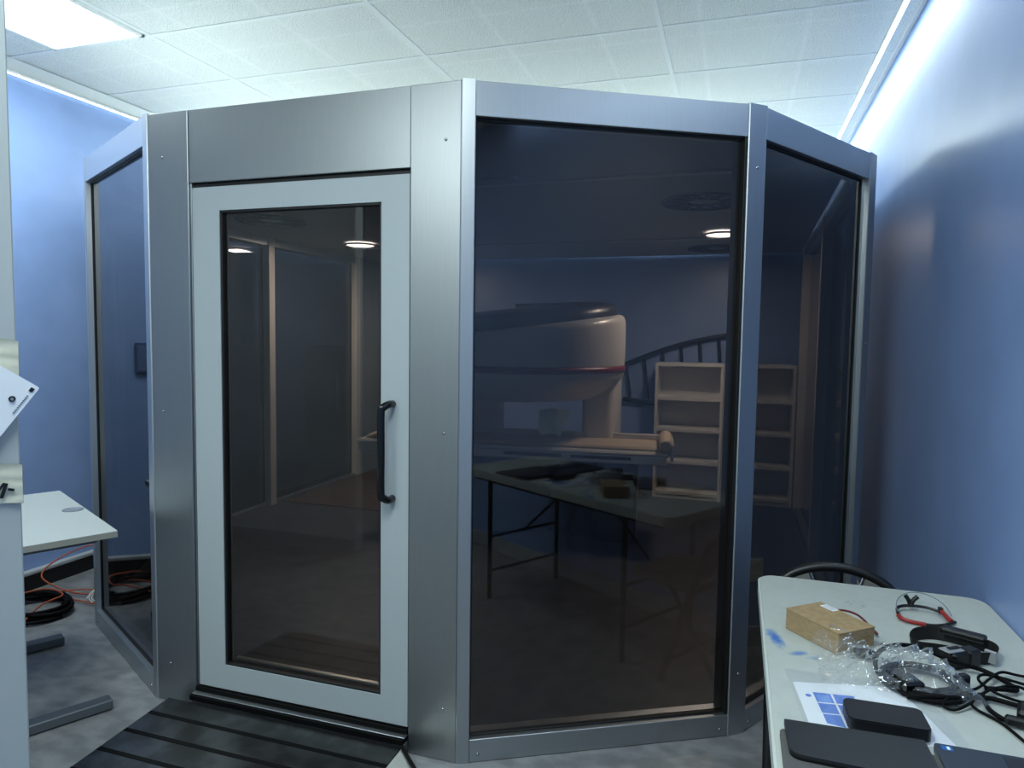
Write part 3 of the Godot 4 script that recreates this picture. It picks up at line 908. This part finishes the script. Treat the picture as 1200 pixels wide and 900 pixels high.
	single("orange_cable", Geo.new().tube(orange2, 0.0045, 6), M.orange, "orange cable looping up from the floor to the booth's left post", "cable", Vector3.ZERO, "orange cables")
	var orange3 := smooth_path([Vector3(-3.30, 0.015, -2.80), Vector3(-3.52, 0.015, -2.80), Vector3(-3.68, 0.02, -2.70), Vector3(-3.60, 0.03, -2.56), Vector3(-3.46, 0.05, -2.44)], 8)
	single("orange_cable", Geo.new().tube(orange3, 0.0045, 6), M.orange, "orange cable lying flat between the coil and the booth", "cable", Vector3.ZERO, "orange cables")
	for k in 3:
		var p := []
		for q in 7:
			var w := q * 0.95 + k
			p.append(Vector3(-3.34 + 0.05 * cos(w) - 0.02 * k, 0.008 + 0.012 * q + 0.005 * k, -2.86 + 0.045 * sin(w * 1.3)))
		single("white_wire", Geo.new().tube(smooth_path(p, 6), 0.003, 6), M.wire_white, "thin white wire bunched on the floor at the booth's left post", "wire", Vector3.ZERO, "white wires on the floor")

func build_wall_plates() -> void:
	var o := thing("wall_outlet", "white double power outlet low on the right blue wall", "outlet", Vector3(WALL_R, 0.38, -3.17))
	part("plate", Geo.new().box(Vector3(-0.003, 0, 0), Vector3(0.006, 0.115, 0.072), 0.002), M.wire_white, o)
	for y in [-0.026, 0.026]:
		var s := part("socket", Geo.new().box(Vector3(-0.007, y, 0), Vector3(0.004, 0.034, 0.034), 0.001), M.wire_white, o)
		for z in [-0.007, 0.007]:
			part("pin_slot", Geo.new().box(Vector3(-0.0092, y + 0.003, z), Vector3(0.001, 0.010, 0.003), 0.0), M.black, s)
	var w := thing("wall_control", "framed blue control plate on the left blue wall", "control panel", Vector3(WALL_L, 1.345, -2.595))
	part("frame", Geo.new().box(Vector3(0.008, 0, 0), Vector3(0.016, 0.19, 0.12), 0.003), M.control_frame, w)
	part("face", Geo.new().box(Vector3(0.0165, 0, 0), Vector3(0.003, 0.16, 0.09), 0.001), M.control_blue, w)

func circle_xy(c: Vector3, r: float, k: int) -> Array:
	var o := []
	for i in k:
		var w := TAU * i / k
		o.append(c + Vector3(cos(w) * r, sin(w) * r, 0))
	return o

func text_part(s: String, size: float, m: Material, parent: Node3D, xf: Transform3D) -> void:
	var f := SystemFont.new()
	f.font_names = PackedStringArray(["Droid Sans"])
	f.font_weight = 700
	var tm := TextMesh.new()
	tm.text = s
	tm.font = f
	tm.font_size = 32
	tm.pixel_size = size / 32.0
	tm.depth = 0.0008
	tm.material = m
	var o := MeshInstance3D.new()
	o.name = "lettering"
	o.mesh = tm
	o.transform = xf
	parent.add_child(o, true)

# ------------------------------------------------------------------ folding table, chair
func table_texture() -> ImageTexture:
	var im := Image.create(512, 1024, false, Image.FORMAT_RGB8)
	var n := FastNoiseLite.new()
	n.seed = 5
	n.frequency = 0.03
	var k := FastNoiseLite.new()
	k.seed = 9
	k.frequency = 0.008
	for y in 1024:
		for x in 512:
			var wx := 0.088 + 0.637 * x / 512.0
			var wz := -2.352 + 1.50 * y / 1024.0
			var base := 0.965 + 0.02 * n.get_noise_2d(x, y) + 0.02 * k.get_noise_2d(x, y)
			var c := Color(base, base, base * 0.99)
			var p := Vector2(wx, wz)
			for s in [[Vector2(0.117, -1.845), Vector2(0.016, 0.055), 0.25, 0.8], [Vector2(0.167, -1.77), Vector2(0.024, 0.012), 0.5, 0.6], [Vector2(0.200, -1.755), Vector2(0.02, 0.010), 0.4, 0.3]]:
				var q: Vector2 = (p - s[0]).rotated(s[2]) / s[1]
				var a: float = clampf(1.25 - q.length() + 0.35 * n.get_noise_2d(x * 2.0, y * 2.0), 0.0, 1.0) * s[3]
				c = c.lerp(Color(0.25, 0.50, 0.95), a)
			var q2: Vector2 = (p - Vector2(0.35, -2.17)) / Vector2(0.03, 0.03)
			if q2.length() < 1.0 and n.get_noise_2d(x * 3.0 + 500.0, y * 3.0) > 0.15:
				c = c.lerp(Color(0.6, 0.62, 0.62), 0.35)
			im.set_pixel(x, y, c)
	return ImageTexture.create_from_image(im)

func build_table() -> void:
	var t := thing("folding_table", "white plastic folding table with black steel legs against the blue wall", "table")
	var m := mat(Color(0.71, 0.73, 0.71), 0.42)
	m.albedo_texture = table_texture()
	var x0 := 0.088
	var x1 := 0.725
	var z0 := -2.352
	var z1 := -0.852
	var top := Geo.new()
	top.prism(round_rect(x0 + 0.006, z0 + 0.006, x1 - 0.006, z1 - 0.006, 0.05, 7), TABLE_Y - 0.004, TABLE_Y, Transform3D.IDENTITY, Rect2(x0, z0, x1 - x0, z1 - z0), true)
	var tp := part("top", top, m, t)
	part("rim", Geo.new().prism(round_rect(x0, z0, x1, z1, 0.055, 7), TABLE_Y - 0.042, TABLE_Y - 0.0041, Transform3D.IDENTITY, Rect2(), true), mat(Color(0.72, 0.74, 0.72), 0.5), tp)
	for z in [-2.06, -1.06]:
		for x in [0.135, 0.665]:
			part("leg", Geo.new().tube([Vector3(x, 0.0, z), Vector3(x, 0.70, z)], 0.0135, 10), M.black, t)
		part("leg_brace", Geo.new().tube([Vector3(0.135, 0.16, z), Vector3(0.665, 0.16, z)], 0.009, 8), M.black, t)
		var s := 1.0 if z < -1.5 else -1.0
		part("strut", Geo.new().tube([Vector3(0.4, 0.36, z), Vector3(0.4, 0.69, z + 0.38 * s)], 0.008, 8), M.black, t)
		part("cross_tube", Geo.new().tube([Vector3(0.135, 0.36, z), Vector3(0.665, 0.36, z)], 0.009, 8), M.black, t)
	for x in [0.135, 0.665]:
		part("side_beam", Geo.new().box(Vector3(x, 0.692, -1.6), Vector3(0.025, 0.025, 1.35), 0.003), M.black, t)
	# folding chair between the table and the booth
	var c := thing("folding_chair", "black framed folding chair with grey back rest behind the table", "chair", Vector3(0.345, 0, -2.40))
	var arch := smooth_path([Vector3(-0.205, 0.0, 0.12), Vector3(-0.205, 0.42, -0.02), Vector3(-0.20, 0.60, -0.085), Vector3(-0.165, 0.685, -0.108), Vector3(-0.09, 0.728, -0.118), Vector3(0.0, 0.742, -0.12), Vector3(0.09, 0.728, -0.118), Vector3(0.165, 0.685, -0.108), Vector3(0.20, 0.60, -0.085), Vector3(0.205, 0.42, -0.02), Vector3(0.205, 0.0, 0.12)], 6)
	part("back_tube", Geo.new().tube(arch, 0.0165, 12), M.black, c)
	for s in [-1.0, 1.0]:
		part("rear_leg", Geo.new().tube([Vector3(0.185 * s, 0.0, -0.20), Vector3(0.185 * s, 0.44, 0.10)], 0.011, 8), M.black, c)
	for s in [-1.0, 1.0]:
		var bp := Geo.new()
		bp.prism(PackedVector2Array([Vector2(0.045 * s, 0.60), Vector2(0.19 * s, 0.60), Vector2(0.17 * s, 0.675), Vector2(0.105 * s, 0.715), Vector2(0.088 * s, 0.72)]), -0.006, 0.006, Transform3D(Basis(Vector3.RIGHT, Vector3(0, 0.25, 0.968), Vector3(0, 0.968, -0.25)), Vector3(0, 0.019, 0.067)))
		part("back_wing", bp, M.chair_pad, c)
	part("back_rest", Geo.new().box(Vector3(0, 0.56, -0.075), Vector3(0.37, 0.14, 0.014), 0.005, Basis(Vector3.RIGHT, -0.30)), M.chair_pad, c)
	for s in [-1.0, 1.0]:
		part("back_rod", Geo.new().tube([Vector3(0.045 * s, 0.62, -0.083), Vector3(0.085 * s, 0.73, -0.116)], 0.004, 6), M.chrome, c)
	part("seat", Geo.new().prism(round_rect(-0.19, -0.02, 0.19, 0.33, 0.05), 0.42, 0.45, Transform3D.IDENTITY, Rect2(), true), M.chair_pad, c)
	part("floor_bar", Geo.new().tube([Vector3(-0.185, 0.08, -0.145), Vector3(0.185, 0.08, -0.145)], 0.008, 8), M.black, c)
	part("floor_bar", Geo.new().tube([Vector3(-0.205, 0.10, 0.086), Vector3(0.205, 0.10, 0.086)], 0.008, 8), M.black, c)

# ------------------------------------------------------------------ things on the table
func build_table_things() -> void:
	var Y := TABLE_Y
	# cardboard box
	var bt := thing("cardboard_box", "small closed brown cardboard box with a white label", "box", Vector3(0.247, Y, -1.89))
	bt.rotation.y = atan2(-0.132, 0.112) + 0.0
	bt.rotation.y = -atan2(0.132, 0.112)
	part("carton", Geo.new().box(Vector3(0, 0.0275, 0), Vector3(0.170, 0.053, 0.121), 0.0015), M.cardboard, bt)
	part("lid_flap", Geo.new().box(Vector3(0, 0.0547, 0), Vector3(0.172, 0.0012, 0.123), 0.0003), M.cardboard, bt)
	part("flap_tongue", Geo.new().prism(PackedVector2Array([Vector2(-0.03, 0.0), Vector2(0.03, 0.0), Vector2(0.024, 0.03), Vector2(-0.024, 0.03)]), 0.0, 0.0008, Transform3D(Basis(Vector3(0, 0, 1), Vector3(1, 0, 0), Vector3(0, -1, 0)), Vector3(0.0862, 0.053, 0.0))), M.cardboard, bt)
	var lab := part("label", Geo.new().box(Vector3(-0.045, 0.0556, -0.049), Vector3(0.042, 0.0005, 0.022), 0.0), M.paper, bt)
	for k in 3:
		part("print_line", Geo.new().box(Vector3(-0.045, 0.0560, -0.055 + 0.006 * k), Vector3(0.034, 0.0003, 0.0016), 0.0), M.grommet, lab)
	# red cord lying behind the box
	var rl := smooth_path([Vector3(0.262, Y + 0.012, -2.03), Vector3(0.29, Y + 0.03, -2.02), Vector3(0.33, Y + 0.034, -1.985), Vector3(0.365, Y + 0.012, -1.93), Vector3(0.36, Y + 0.006, -1.98), Vector3(0.31, Y + 0.006, -2.04)], 7, true)
	single("red_cord", Geo.new().tube(rl, 0.003, 7, true, 0.6), M.dark_red, "loop of dark red cord behind the cardboard box", "cord")
	build_glasses()
	build_headlamp()
	# papers in a clear sleeve
	var pt := thing("leaflet", "white and blue printed leaflet in a clear plastic sleeve", "leaflet", Vector3(0, Y, 0))
	part("sheet", Geo.new().prism(PackedVector2Array([Vector2(0.143, -1.61), Vector2(0.36, -1.66), Vector2(0.42, -1.44), Vector2(0.165, -1.40)]), 0.0006, 0.0018), M.paper, pt)
	var pr := part("print_panel", Geo.new().prism(PackedVector2Array([Vector2(0.180, -1.575), Vector2(0.262, -1.585), Vector2(0.262, -1.44), Vector2(0.195, -1.452)]), 0.0018, 0.0022), M.print_blue, pt)
	for s in [[Vector2(0.215, -1.578), Vector2(0.2195, -1.578), Vector2(0.2335, -1.447), Vector2(0.229, -1.447)], [Vector2(0.186, -1.534), Vector2(0.262, -1.545), Vector2(0.262, -1.540), Vector2(0.187, -1.530)], [Vector2(0.19, -1.490), Vector2(0.262, -1.50), Vector2(0.262, -1.497), Vector2(0.19, -1.487)]]:
		part("print_line", Geo.new().prism(PackedVector2Array(s), 0.0022, 0.0025), M.paper, pr)
	part("print_tint", Geo.new().prism(PackedVector2Array([Vector2(0.186, -1.566), Vector2(0.211, -1.569), Vector2(0.213, -1.541), Vector2(0.189, -1.538)]), 0.0022, 0.0024), mat(Color(0.25, 0.50, 0.80), 0.5), pr)
	part("crest", Geo.new().lathe([Vector2(0.006, 0.0018), Vector2(0.006, 0.0024), Vector2(0.0, 0.0024)], 10, Transform3D(Basis.IDENTITY, Vector3(0.170, 0, -1.557))), M.print_blue, pt)
	var sl := Geo.new()
	var fn := FastNoiseLite.new()
	fn.seed = 4
	fn.frequency = 9.0
	sl.sheet(34, 26, func(s: float, q: float) -> Vector3:
		var a := Vector2(0.128, -1.67).lerp(Vector2(0.405, -1.685), s)
		var e := Vector2(0.155, -1.40).lerp(Vector2(0.452, -1.40), s)
		var p := a.lerp(e, q)
		var edge: float = minf(minf(s, 1.0 - s), minf(q, 1.0 - q)) * 6.0
		return Vector3(p.x, 0.0030 + clampf(edge, 0.0, 1.0) * (0.003 + 0.004 * fn.get_noise_2d(p.x * 1.0, p.y * 1.0)), p.y))
	part("plastic_sleeve", sl, M.sleeve, pt)
	# black case on the papers
	var cs := thing("black_case", "flat black case with rounded corners lying on the leaflet", "case", Vector3(0.301, Y + 0.008, -1.472))
	cs.rotation.y = 0.02
	part("shell", Geo.new().prism(round_rect(-0.072, -0.042, 0.072, 0.042, 0.014), 0.0, 0.021, Transform3D.IDENTITY, Rect2(), true), M.navy_case, cs)
	part("lid", Geo.new().prism(round_rect(-0.0705, -0.0405, 0.0705, 0.0405, 0.013), 0.021, 0.024, Transform3D.IDENTITY, Rect2(), true), M.navy_case, cs)
	# grey sleeve, laptop and tablet at the near end
	single("felt_sleeve", Geo.new().prism(round_rect(0.103, -1.39, 0.43, -1.14, 0.012), Y, Y + 0.009, Transform3D.IDENTITY, Rect2(), true), M.felt, "grey felt sleeve under the dark flat tablet", "sleeve")
	var l1 := thing("dark_tablet", "dark grey flat tablet lying on the felt sleeve", "tablet", Vector3(0, Y + 0.009, 0))
	var shape := PackedVector2Array([Vector2(0.1115, -1.404), Vector2(0.1135, -1.406), Vector2(0.353, -1.415), Vector2(0.356, -1.412), Vector2(0.359, -1.285), Vector2(0.354, -1.281)])
	for k in 7:
		var w := deg_to_rad(90.0 + 15.0 * k)
		shape.append(Vector2(0.136 + cos(w) * 0.021, -1.310 + sin(w) * 0.021))
	part("back_shell", Geo.new().prism(shape, 0.0005, 0.0055, Transform3D.IDENTITY, Rect2(), true), M.black, l1)
	part("cover", Geo.new().prism(shape, 0.0058, 0.0115, Transform3D.IDENTITY, Rect2(), true), M.laptop, l1)
	var l2 := thing("open_laptop", "slate laptop base with a small sticker beside the dark tablet", "laptop", Vector3(0, Y, 0))
	part("base", Geo.new().prism(round_rect(0.372, -1.425, 0.690, -1.20, 0.008), 0.0, 0.014, Transform3D.IDENTITY, Rect2(), true), mat(Color(0.20, 0.235, 0.28), 0.42, 0.3), l2)
	part("touch_pad", Geo.new().box(Vector3(0.53, 0.0143, -1.385), Vector3(0.10, 0.001, 0.06), 0.0003), M.laptop, l2)
	var stk := part("sticker", Geo.new().box(Vector3(0.392, 0.0143, -1.412), Vector3(0.018, 0.0006, 0.014), 0.0), mat(Color(0.10, 0.36, 0.66), 0.35), l2)
	part("sticker_stripe", Geo.new().box(Vector3(0.394, 0.0147, -1.412), Vector3(0.005, 0.0004, 0.010), 0.0), M.paper, stk)
	for k in 3:
		for q in 9:
			part("key", Geo.new().box(Vector3(0.405 + 0.030 * q, 0.0155, -1.32 + 0.024 * k), Vector3(0.025, 0.003, 0.019), 0.001), M.black, l2)
	build_bagged_cable()
	build_loose_cable()

func build_glasses() -> void:
	var Y := TABLE_Y
	var t := thing("safety_glasses", "clear safety glasses with black and red temples on the table", "glasses", Vector3(0, Y, 0))
	# clear wrap lens standing behind
	var lens := Geo.new()
	lens.sheet(20, 5, func(s: float, q: float) -> Vector3:
		var w := lerpf(PI * 1.08, -0.08, s)
		return Vector3(0.512 + cos(w) * 0.066, 0.004 + 0.044 * q * (0.35 + 0.65 * sin(clampf(w, 0.0, PI))), -2.115 - sin(w) * 0.072))
	part("lens", lens, M.lens_clear, t)
	var brow := []
	for k in 17:
		var w := lerpf(PI * 1.08, -0.08, k / 16.0)
		brow.append(Vector3(0.512 + cos(w) * 0.066, 0.005 + 0.044 * (0.35 + 0.65 * sin(clampf(w, 0.0, PI))), -2.115 - sin(w) * 0.072))
	part("lens_rim", Geo.new().tube(brow, 0.0012, 5), M.grommet, t)
	part("temple", Geo.new().tube(smooth_path([Vector3(0.447, 0.012, -2.10), Vector3(0.455, 0.013, -2.145), Vector3(0.482, 0.016, -2.162), Vector3(0.53, 0.016, -2.165), Vector3(0.566, 0.013, -2.145)], 6), 0.0042, 8), M.black, t)
	part("temple", Geo.new().tube(smooth_path([Vector3(0.500, 0.006, -2.058), Vector3(0.53, 0.006, -2.06), Vector3(0.56, 0.006, -2.078), Vector3(0.585, 0.007, -2.10)], 6), 0.0042, 8), M.black, t)
	part("temple_grip", Geo.new().tube(smooth_path([Vector3(0.446, 0.010, -2.09), Vector3(0.452, 0.009, -2.072), Vector3(0.475, 0.007, -2.062), Vector3(0.505, 0.006, -2.058)], 6), 0.0058, 8), M.red, t)
	part("temple_grip", Geo.new().tube([Vector3(0.562, 0.018, -2.145), Vector3(0.572, 0.010, -2.11), Vector3(0.576, 0.008, -2.098)], 0.0062, 8), M.red, t)
	part("hinge", Geo.new().box(Vector3(0.561, 0.018, -2.148), Vector3(0.012, 0.018, 0.014), 0.002), M.black, t)
	for s in [-1.0, 1.0]:
		part("nose_pad", Geo.new().tube(smooth_path([Vector3(0.492, 0.014, -2.168), Vector3(0.492 + 0.006 * s, 0.030, -2.17), Vector3(0.494 + 0.016 * s, 0.042, -2.172)], 4), 0.006, 8), M.black, t)

func build_headlamp() -> void:
	var Y := TABLE_Y
	var t := thing("headlamp", "black headlamp with elastic strap lying beside the safety glasses", "headlamp", Vector3(0.0, Y, 0.014))
	# strap: an upright band bent into a flat loop
	var loop := smooth_path([Vector3(0.437, 0, -1.885), Vector3(0.455, 0, -1.955), Vector3(0.505, 0, -1.985), Vector3(0.56, 0, -1.968), Vector3(0.612, 0, -1.935), Vector3(0.606, 0, -1.885), Vector3(0.565, 0, -1.862), Vector3(0.50, 0, -1.880)], 6, true)
	var band := Geo.new()
	var c := loop.size()
	for inner in [0.0, 1.0]:
		band.sheet(c, 3, func(s: float, q: float) -> Vector3:
			var i := int(round(s * c))
			var p: Vector3 = loop[i % c]
			var o: Vector3 = (p - Vector3(0.525, 0, -1.915)).normalized()
			return Vector3(p.x, 0.002 + 0.031 * q, p.z) - o * (0.0022 * inner) + o * 0.006 * q)
	part("strap", band, M.strap, t)
	for s in [[Vector3(0.432, 0.020, -1.878), 0.55]]:
		for k in 5:
			part("strap_print", Geo.new().box(Vector3(0.440 + 0.008 * k, 0.018 + 0.001 * (k % 2), -1.868 - 0.0018 * k), Vector3(0.0045, 0.010 - 0.003 * (k % 2), 0.0006), 0.0), M.grommet, t)
	var rot := Basis(Vector3.UP, 0.62)
	var body := part("lamp_body", Geo.new().box(Vector3(0.512, 0.021, -1.838), Vector3(0.056, 0.040, 0.042), 0.007, rot), M.black, t)
	part("lens_hood", Geo.new().box(Vector3(0.502, 0.041, -1.832), Vector3(0.048, 0.004, 0.030), 0.0015, rot), M.silver, body)
	part("lamp_lens", Geo.new().lathe([Vector2(0.011, 0.0), Vector2(0.011, 0.004), Vector2(0.0, 0.006)], 16, Transform3D(rot * Basis(Vector3.RIGHT, PI / 2), Vector3(0.488, 0.020, -1.817) + rot * Vector3(0.012, 0, 0.001))), M.silver, body)
	part("button", Geo.new().box(Vector3(0.506, 0.0445, -1.836), Vector3(0.030, 0.003, 0.011), 0.001, rot), M.black, body)
	part("tilt_bracket", Geo.new().box(Vector3(0.545, 0.022, -1.852), Vector3(0.038, 0.042, 0.034), 0.005, rot), M.black, t)
	part("battery_pack", Geo.new().box(Vector3(0.560, 0.036, -1.955), Vector3(0.095, 0.016, 0.034), 0.004, Basis(Vector3.UP, -0.45)), M.black, t)
	part("buckle", Geo.new().box(Vector3(0.592, 0.022, -1.868), Vector3(0.008, 0.030, 0.026), 0.002, Basis(Vector3.UP, 0.9)), M.silver, t)

func build_bagged_cable() -> void:
	var Y := TABLE_Y
	var coil := []
	for k in 5 * 20 + 1:
		var w := TAU * k / 20.0
		var turn := k / 20.0
		coil.append(Vector3(0.415 + cos(w) * (0.088 - 0.007 * turn), 0.008 + 0.0028 * turn + 0.002 * sin(w * 1.5), -1.69 + sin(w) * (0.092 - 0.008 * turn)))
	var t := thing("bagged_cable", "black cable coiled inside a clear plastic bag beside the cardboard box", "cable", Vector3(0, Y, 0))
	part("cable_coil", Geo.new().tube(coil, 0.0052, 7), M.black_rubber, t)
	part("plug_block", Geo.new().box(Vector3(0.372, 0.018, -1.66), Vector3(0.05, 0.028, 0.075), 0.005, Basis(Vector3.UP, 0.4)), M.black_gloss, t)
	part("plug", Geo.new().box(Vector3(0.315, 0.016, -1.79), Vector3(0.045, 0.018, 0.025), 0.004, Basis(Vector3.UP, -0.5)), M.black_gloss, t)
	part("tie", Geo.new().box(Vector3(0.49, 0.024, -1.69), Vector3(0.030, 0.032, 0.02), 0.004, Basis(Vector3.UP, 0.5)), M.navy_case, t)
	var n := FastNoiseLite.new()
	n.seed = 17
	n.frequency = 5.0
	n.fractal_octaves = 3
	n.noise_type = FastNoiseLite.TYPE_SIMPLEX
	n.fractal_type = FastNoiseLite.FRACTAL_RIDGED
	var bag := Geo.new()
	bag.sheet(70, 56, func(s: float, q: float) -> Vector3:
		var a := Vector2(0.195, -1.90).lerp(Vector2(0.468, -1.79), s)
		var e := Vector2(0.205, -1.63).lerp(Vector2(0.535, -1.60), s)
		var p := a.lerp(e, q)
		var edge := clampf(minf(minf(s, 1.0 - s), minf(q, 1.0 - q)) * 5.0, 0.0, 1.0)
		var bump := 0.045 * exp(-pow((p.x - 0.41) / 0.12, 2.0) - pow((p.y + 1.70) / 0.12, 2.0))
		var crease := 0.021 * n.get_noise_2d(p.x * 2.6 + p.y * 1.2, p.y * 2.6)
		var lifted := 0.035 * exp(-pow((p.x - 0.235) / 0.045, 2.0) - pow((p.y + 1.83) / 0.05, 2.0))
		return Vector3(p.x + crease * 0.6, 0.006 + edge * maxf(0.0, bump + 0.012 + crease) + lifted, p.y + crease * 0.4))
	part("plastic_bag", bag, M.film, t)

func build_loose_cable() -> void:
	var Y := TABLE_Y + 0.005
	var P := func(a: Array) -> Array:
		var o := []
		for q in a:
			o.append(Vector3(q[0], Y + (q[2] if q.size() > 2 else 0.0), q[1]))
		return smooth_path(o, 8)
	var t := thing("power_cable", "tangled black power cable with a black adapter on the table", "cable")
	part("thick_lead", Geo.new().tube(P.call([[0.345, -1.635, 0.016], [0.322, -1.68, 0.018], [0.335, -1.755, 0.026], [0.375, -1.80, 0.034], [0.43, -1.81, 0.034], [0.50, -1.79, 0.02], [0.56, -1.79, 0.008], [0.595, -1.75, 0.004], [0.600, -1.715, 0.006], [0.565, -1.695, 0.012], [0.535, -1.70, 0.006]]), 0.0052, 7), M.black_rubber, t)
	part("thick_lead", Geo.new().tube(P.call([[0.365, -1.598, 0.008], [0.42, -1.610, 0.012], [0.48, -1.632, 0.008], [0.53, -1.655, 0.006], [0.60, -1.64, 0.004], [0.66, -1.66, 0.002]]), 0.0052, 7), M.black_rubber, t)
	part("thin_lead", Geo.new().tube(P.call([[0.69, -1.80, 0.0], [0.63, -1.80, 0.004], [0.595, -1.79, 0.01], [0.56, -1.745, 0.012], [0.535, -1.71, 0.01], [0.51, -1.675, 0.012], [0.45, -1.62, 0.012], [0.43, -1.595, 0.004], [0.45, -1.585, 0.002], [0.49, -1.62, 0.008], [0.54, -1.68, 0.014], [0.60, -1.72, 0.012], [0.625, -1.70, 0.006], [0.60, -1.665, 0.004], [0.55, -1.67, 0.012], [0.53, -1.72, 0.014], [0.56, -1.765, 0.01], [0.64, -1.755, 0.002], [0.70, -1.73, 0.0]]), 0.0032, 6), M.black_rubber, t)
	part("thin_lead", Geo.new().tube(P.call([[0.515, -1.665, 0.008], [0.49, -1.625, 0.004], [0.495, -1.60, 0.002], [0.525, -1.565, 0.0], [0.545, -1.50, 0.0], [0.56, -1.45, 0.0], [0.60, -1.40, 0.0]]), 0.0032, 6), M.black_rubber, t)
	part("thin_lead", Geo.new().tube(P.call([[0.52, -1.66, 0.01], [0.515, -1.61, 0.006], [0.53, -1.575, 0.004], [0.555, -1.56, 0.004]]), 0.005, 6), M.black_rubber, t)
	part("adapter", Geo.new().box(Vector3(0.612, Y + 0.014, -1.575), Vector3(0.11, 0.030, 0.055), 0.006, Basis(Vector3.UP, -0.35)), M.black, t)
	part("cord_plug", Geo.new().box(Vector3(0.548, Y + 0.009, -1.562), Vector3(0.035, 0.018, 0.018), 0.004, Basis(Vector3.UP, -0.2)), M.black, t)
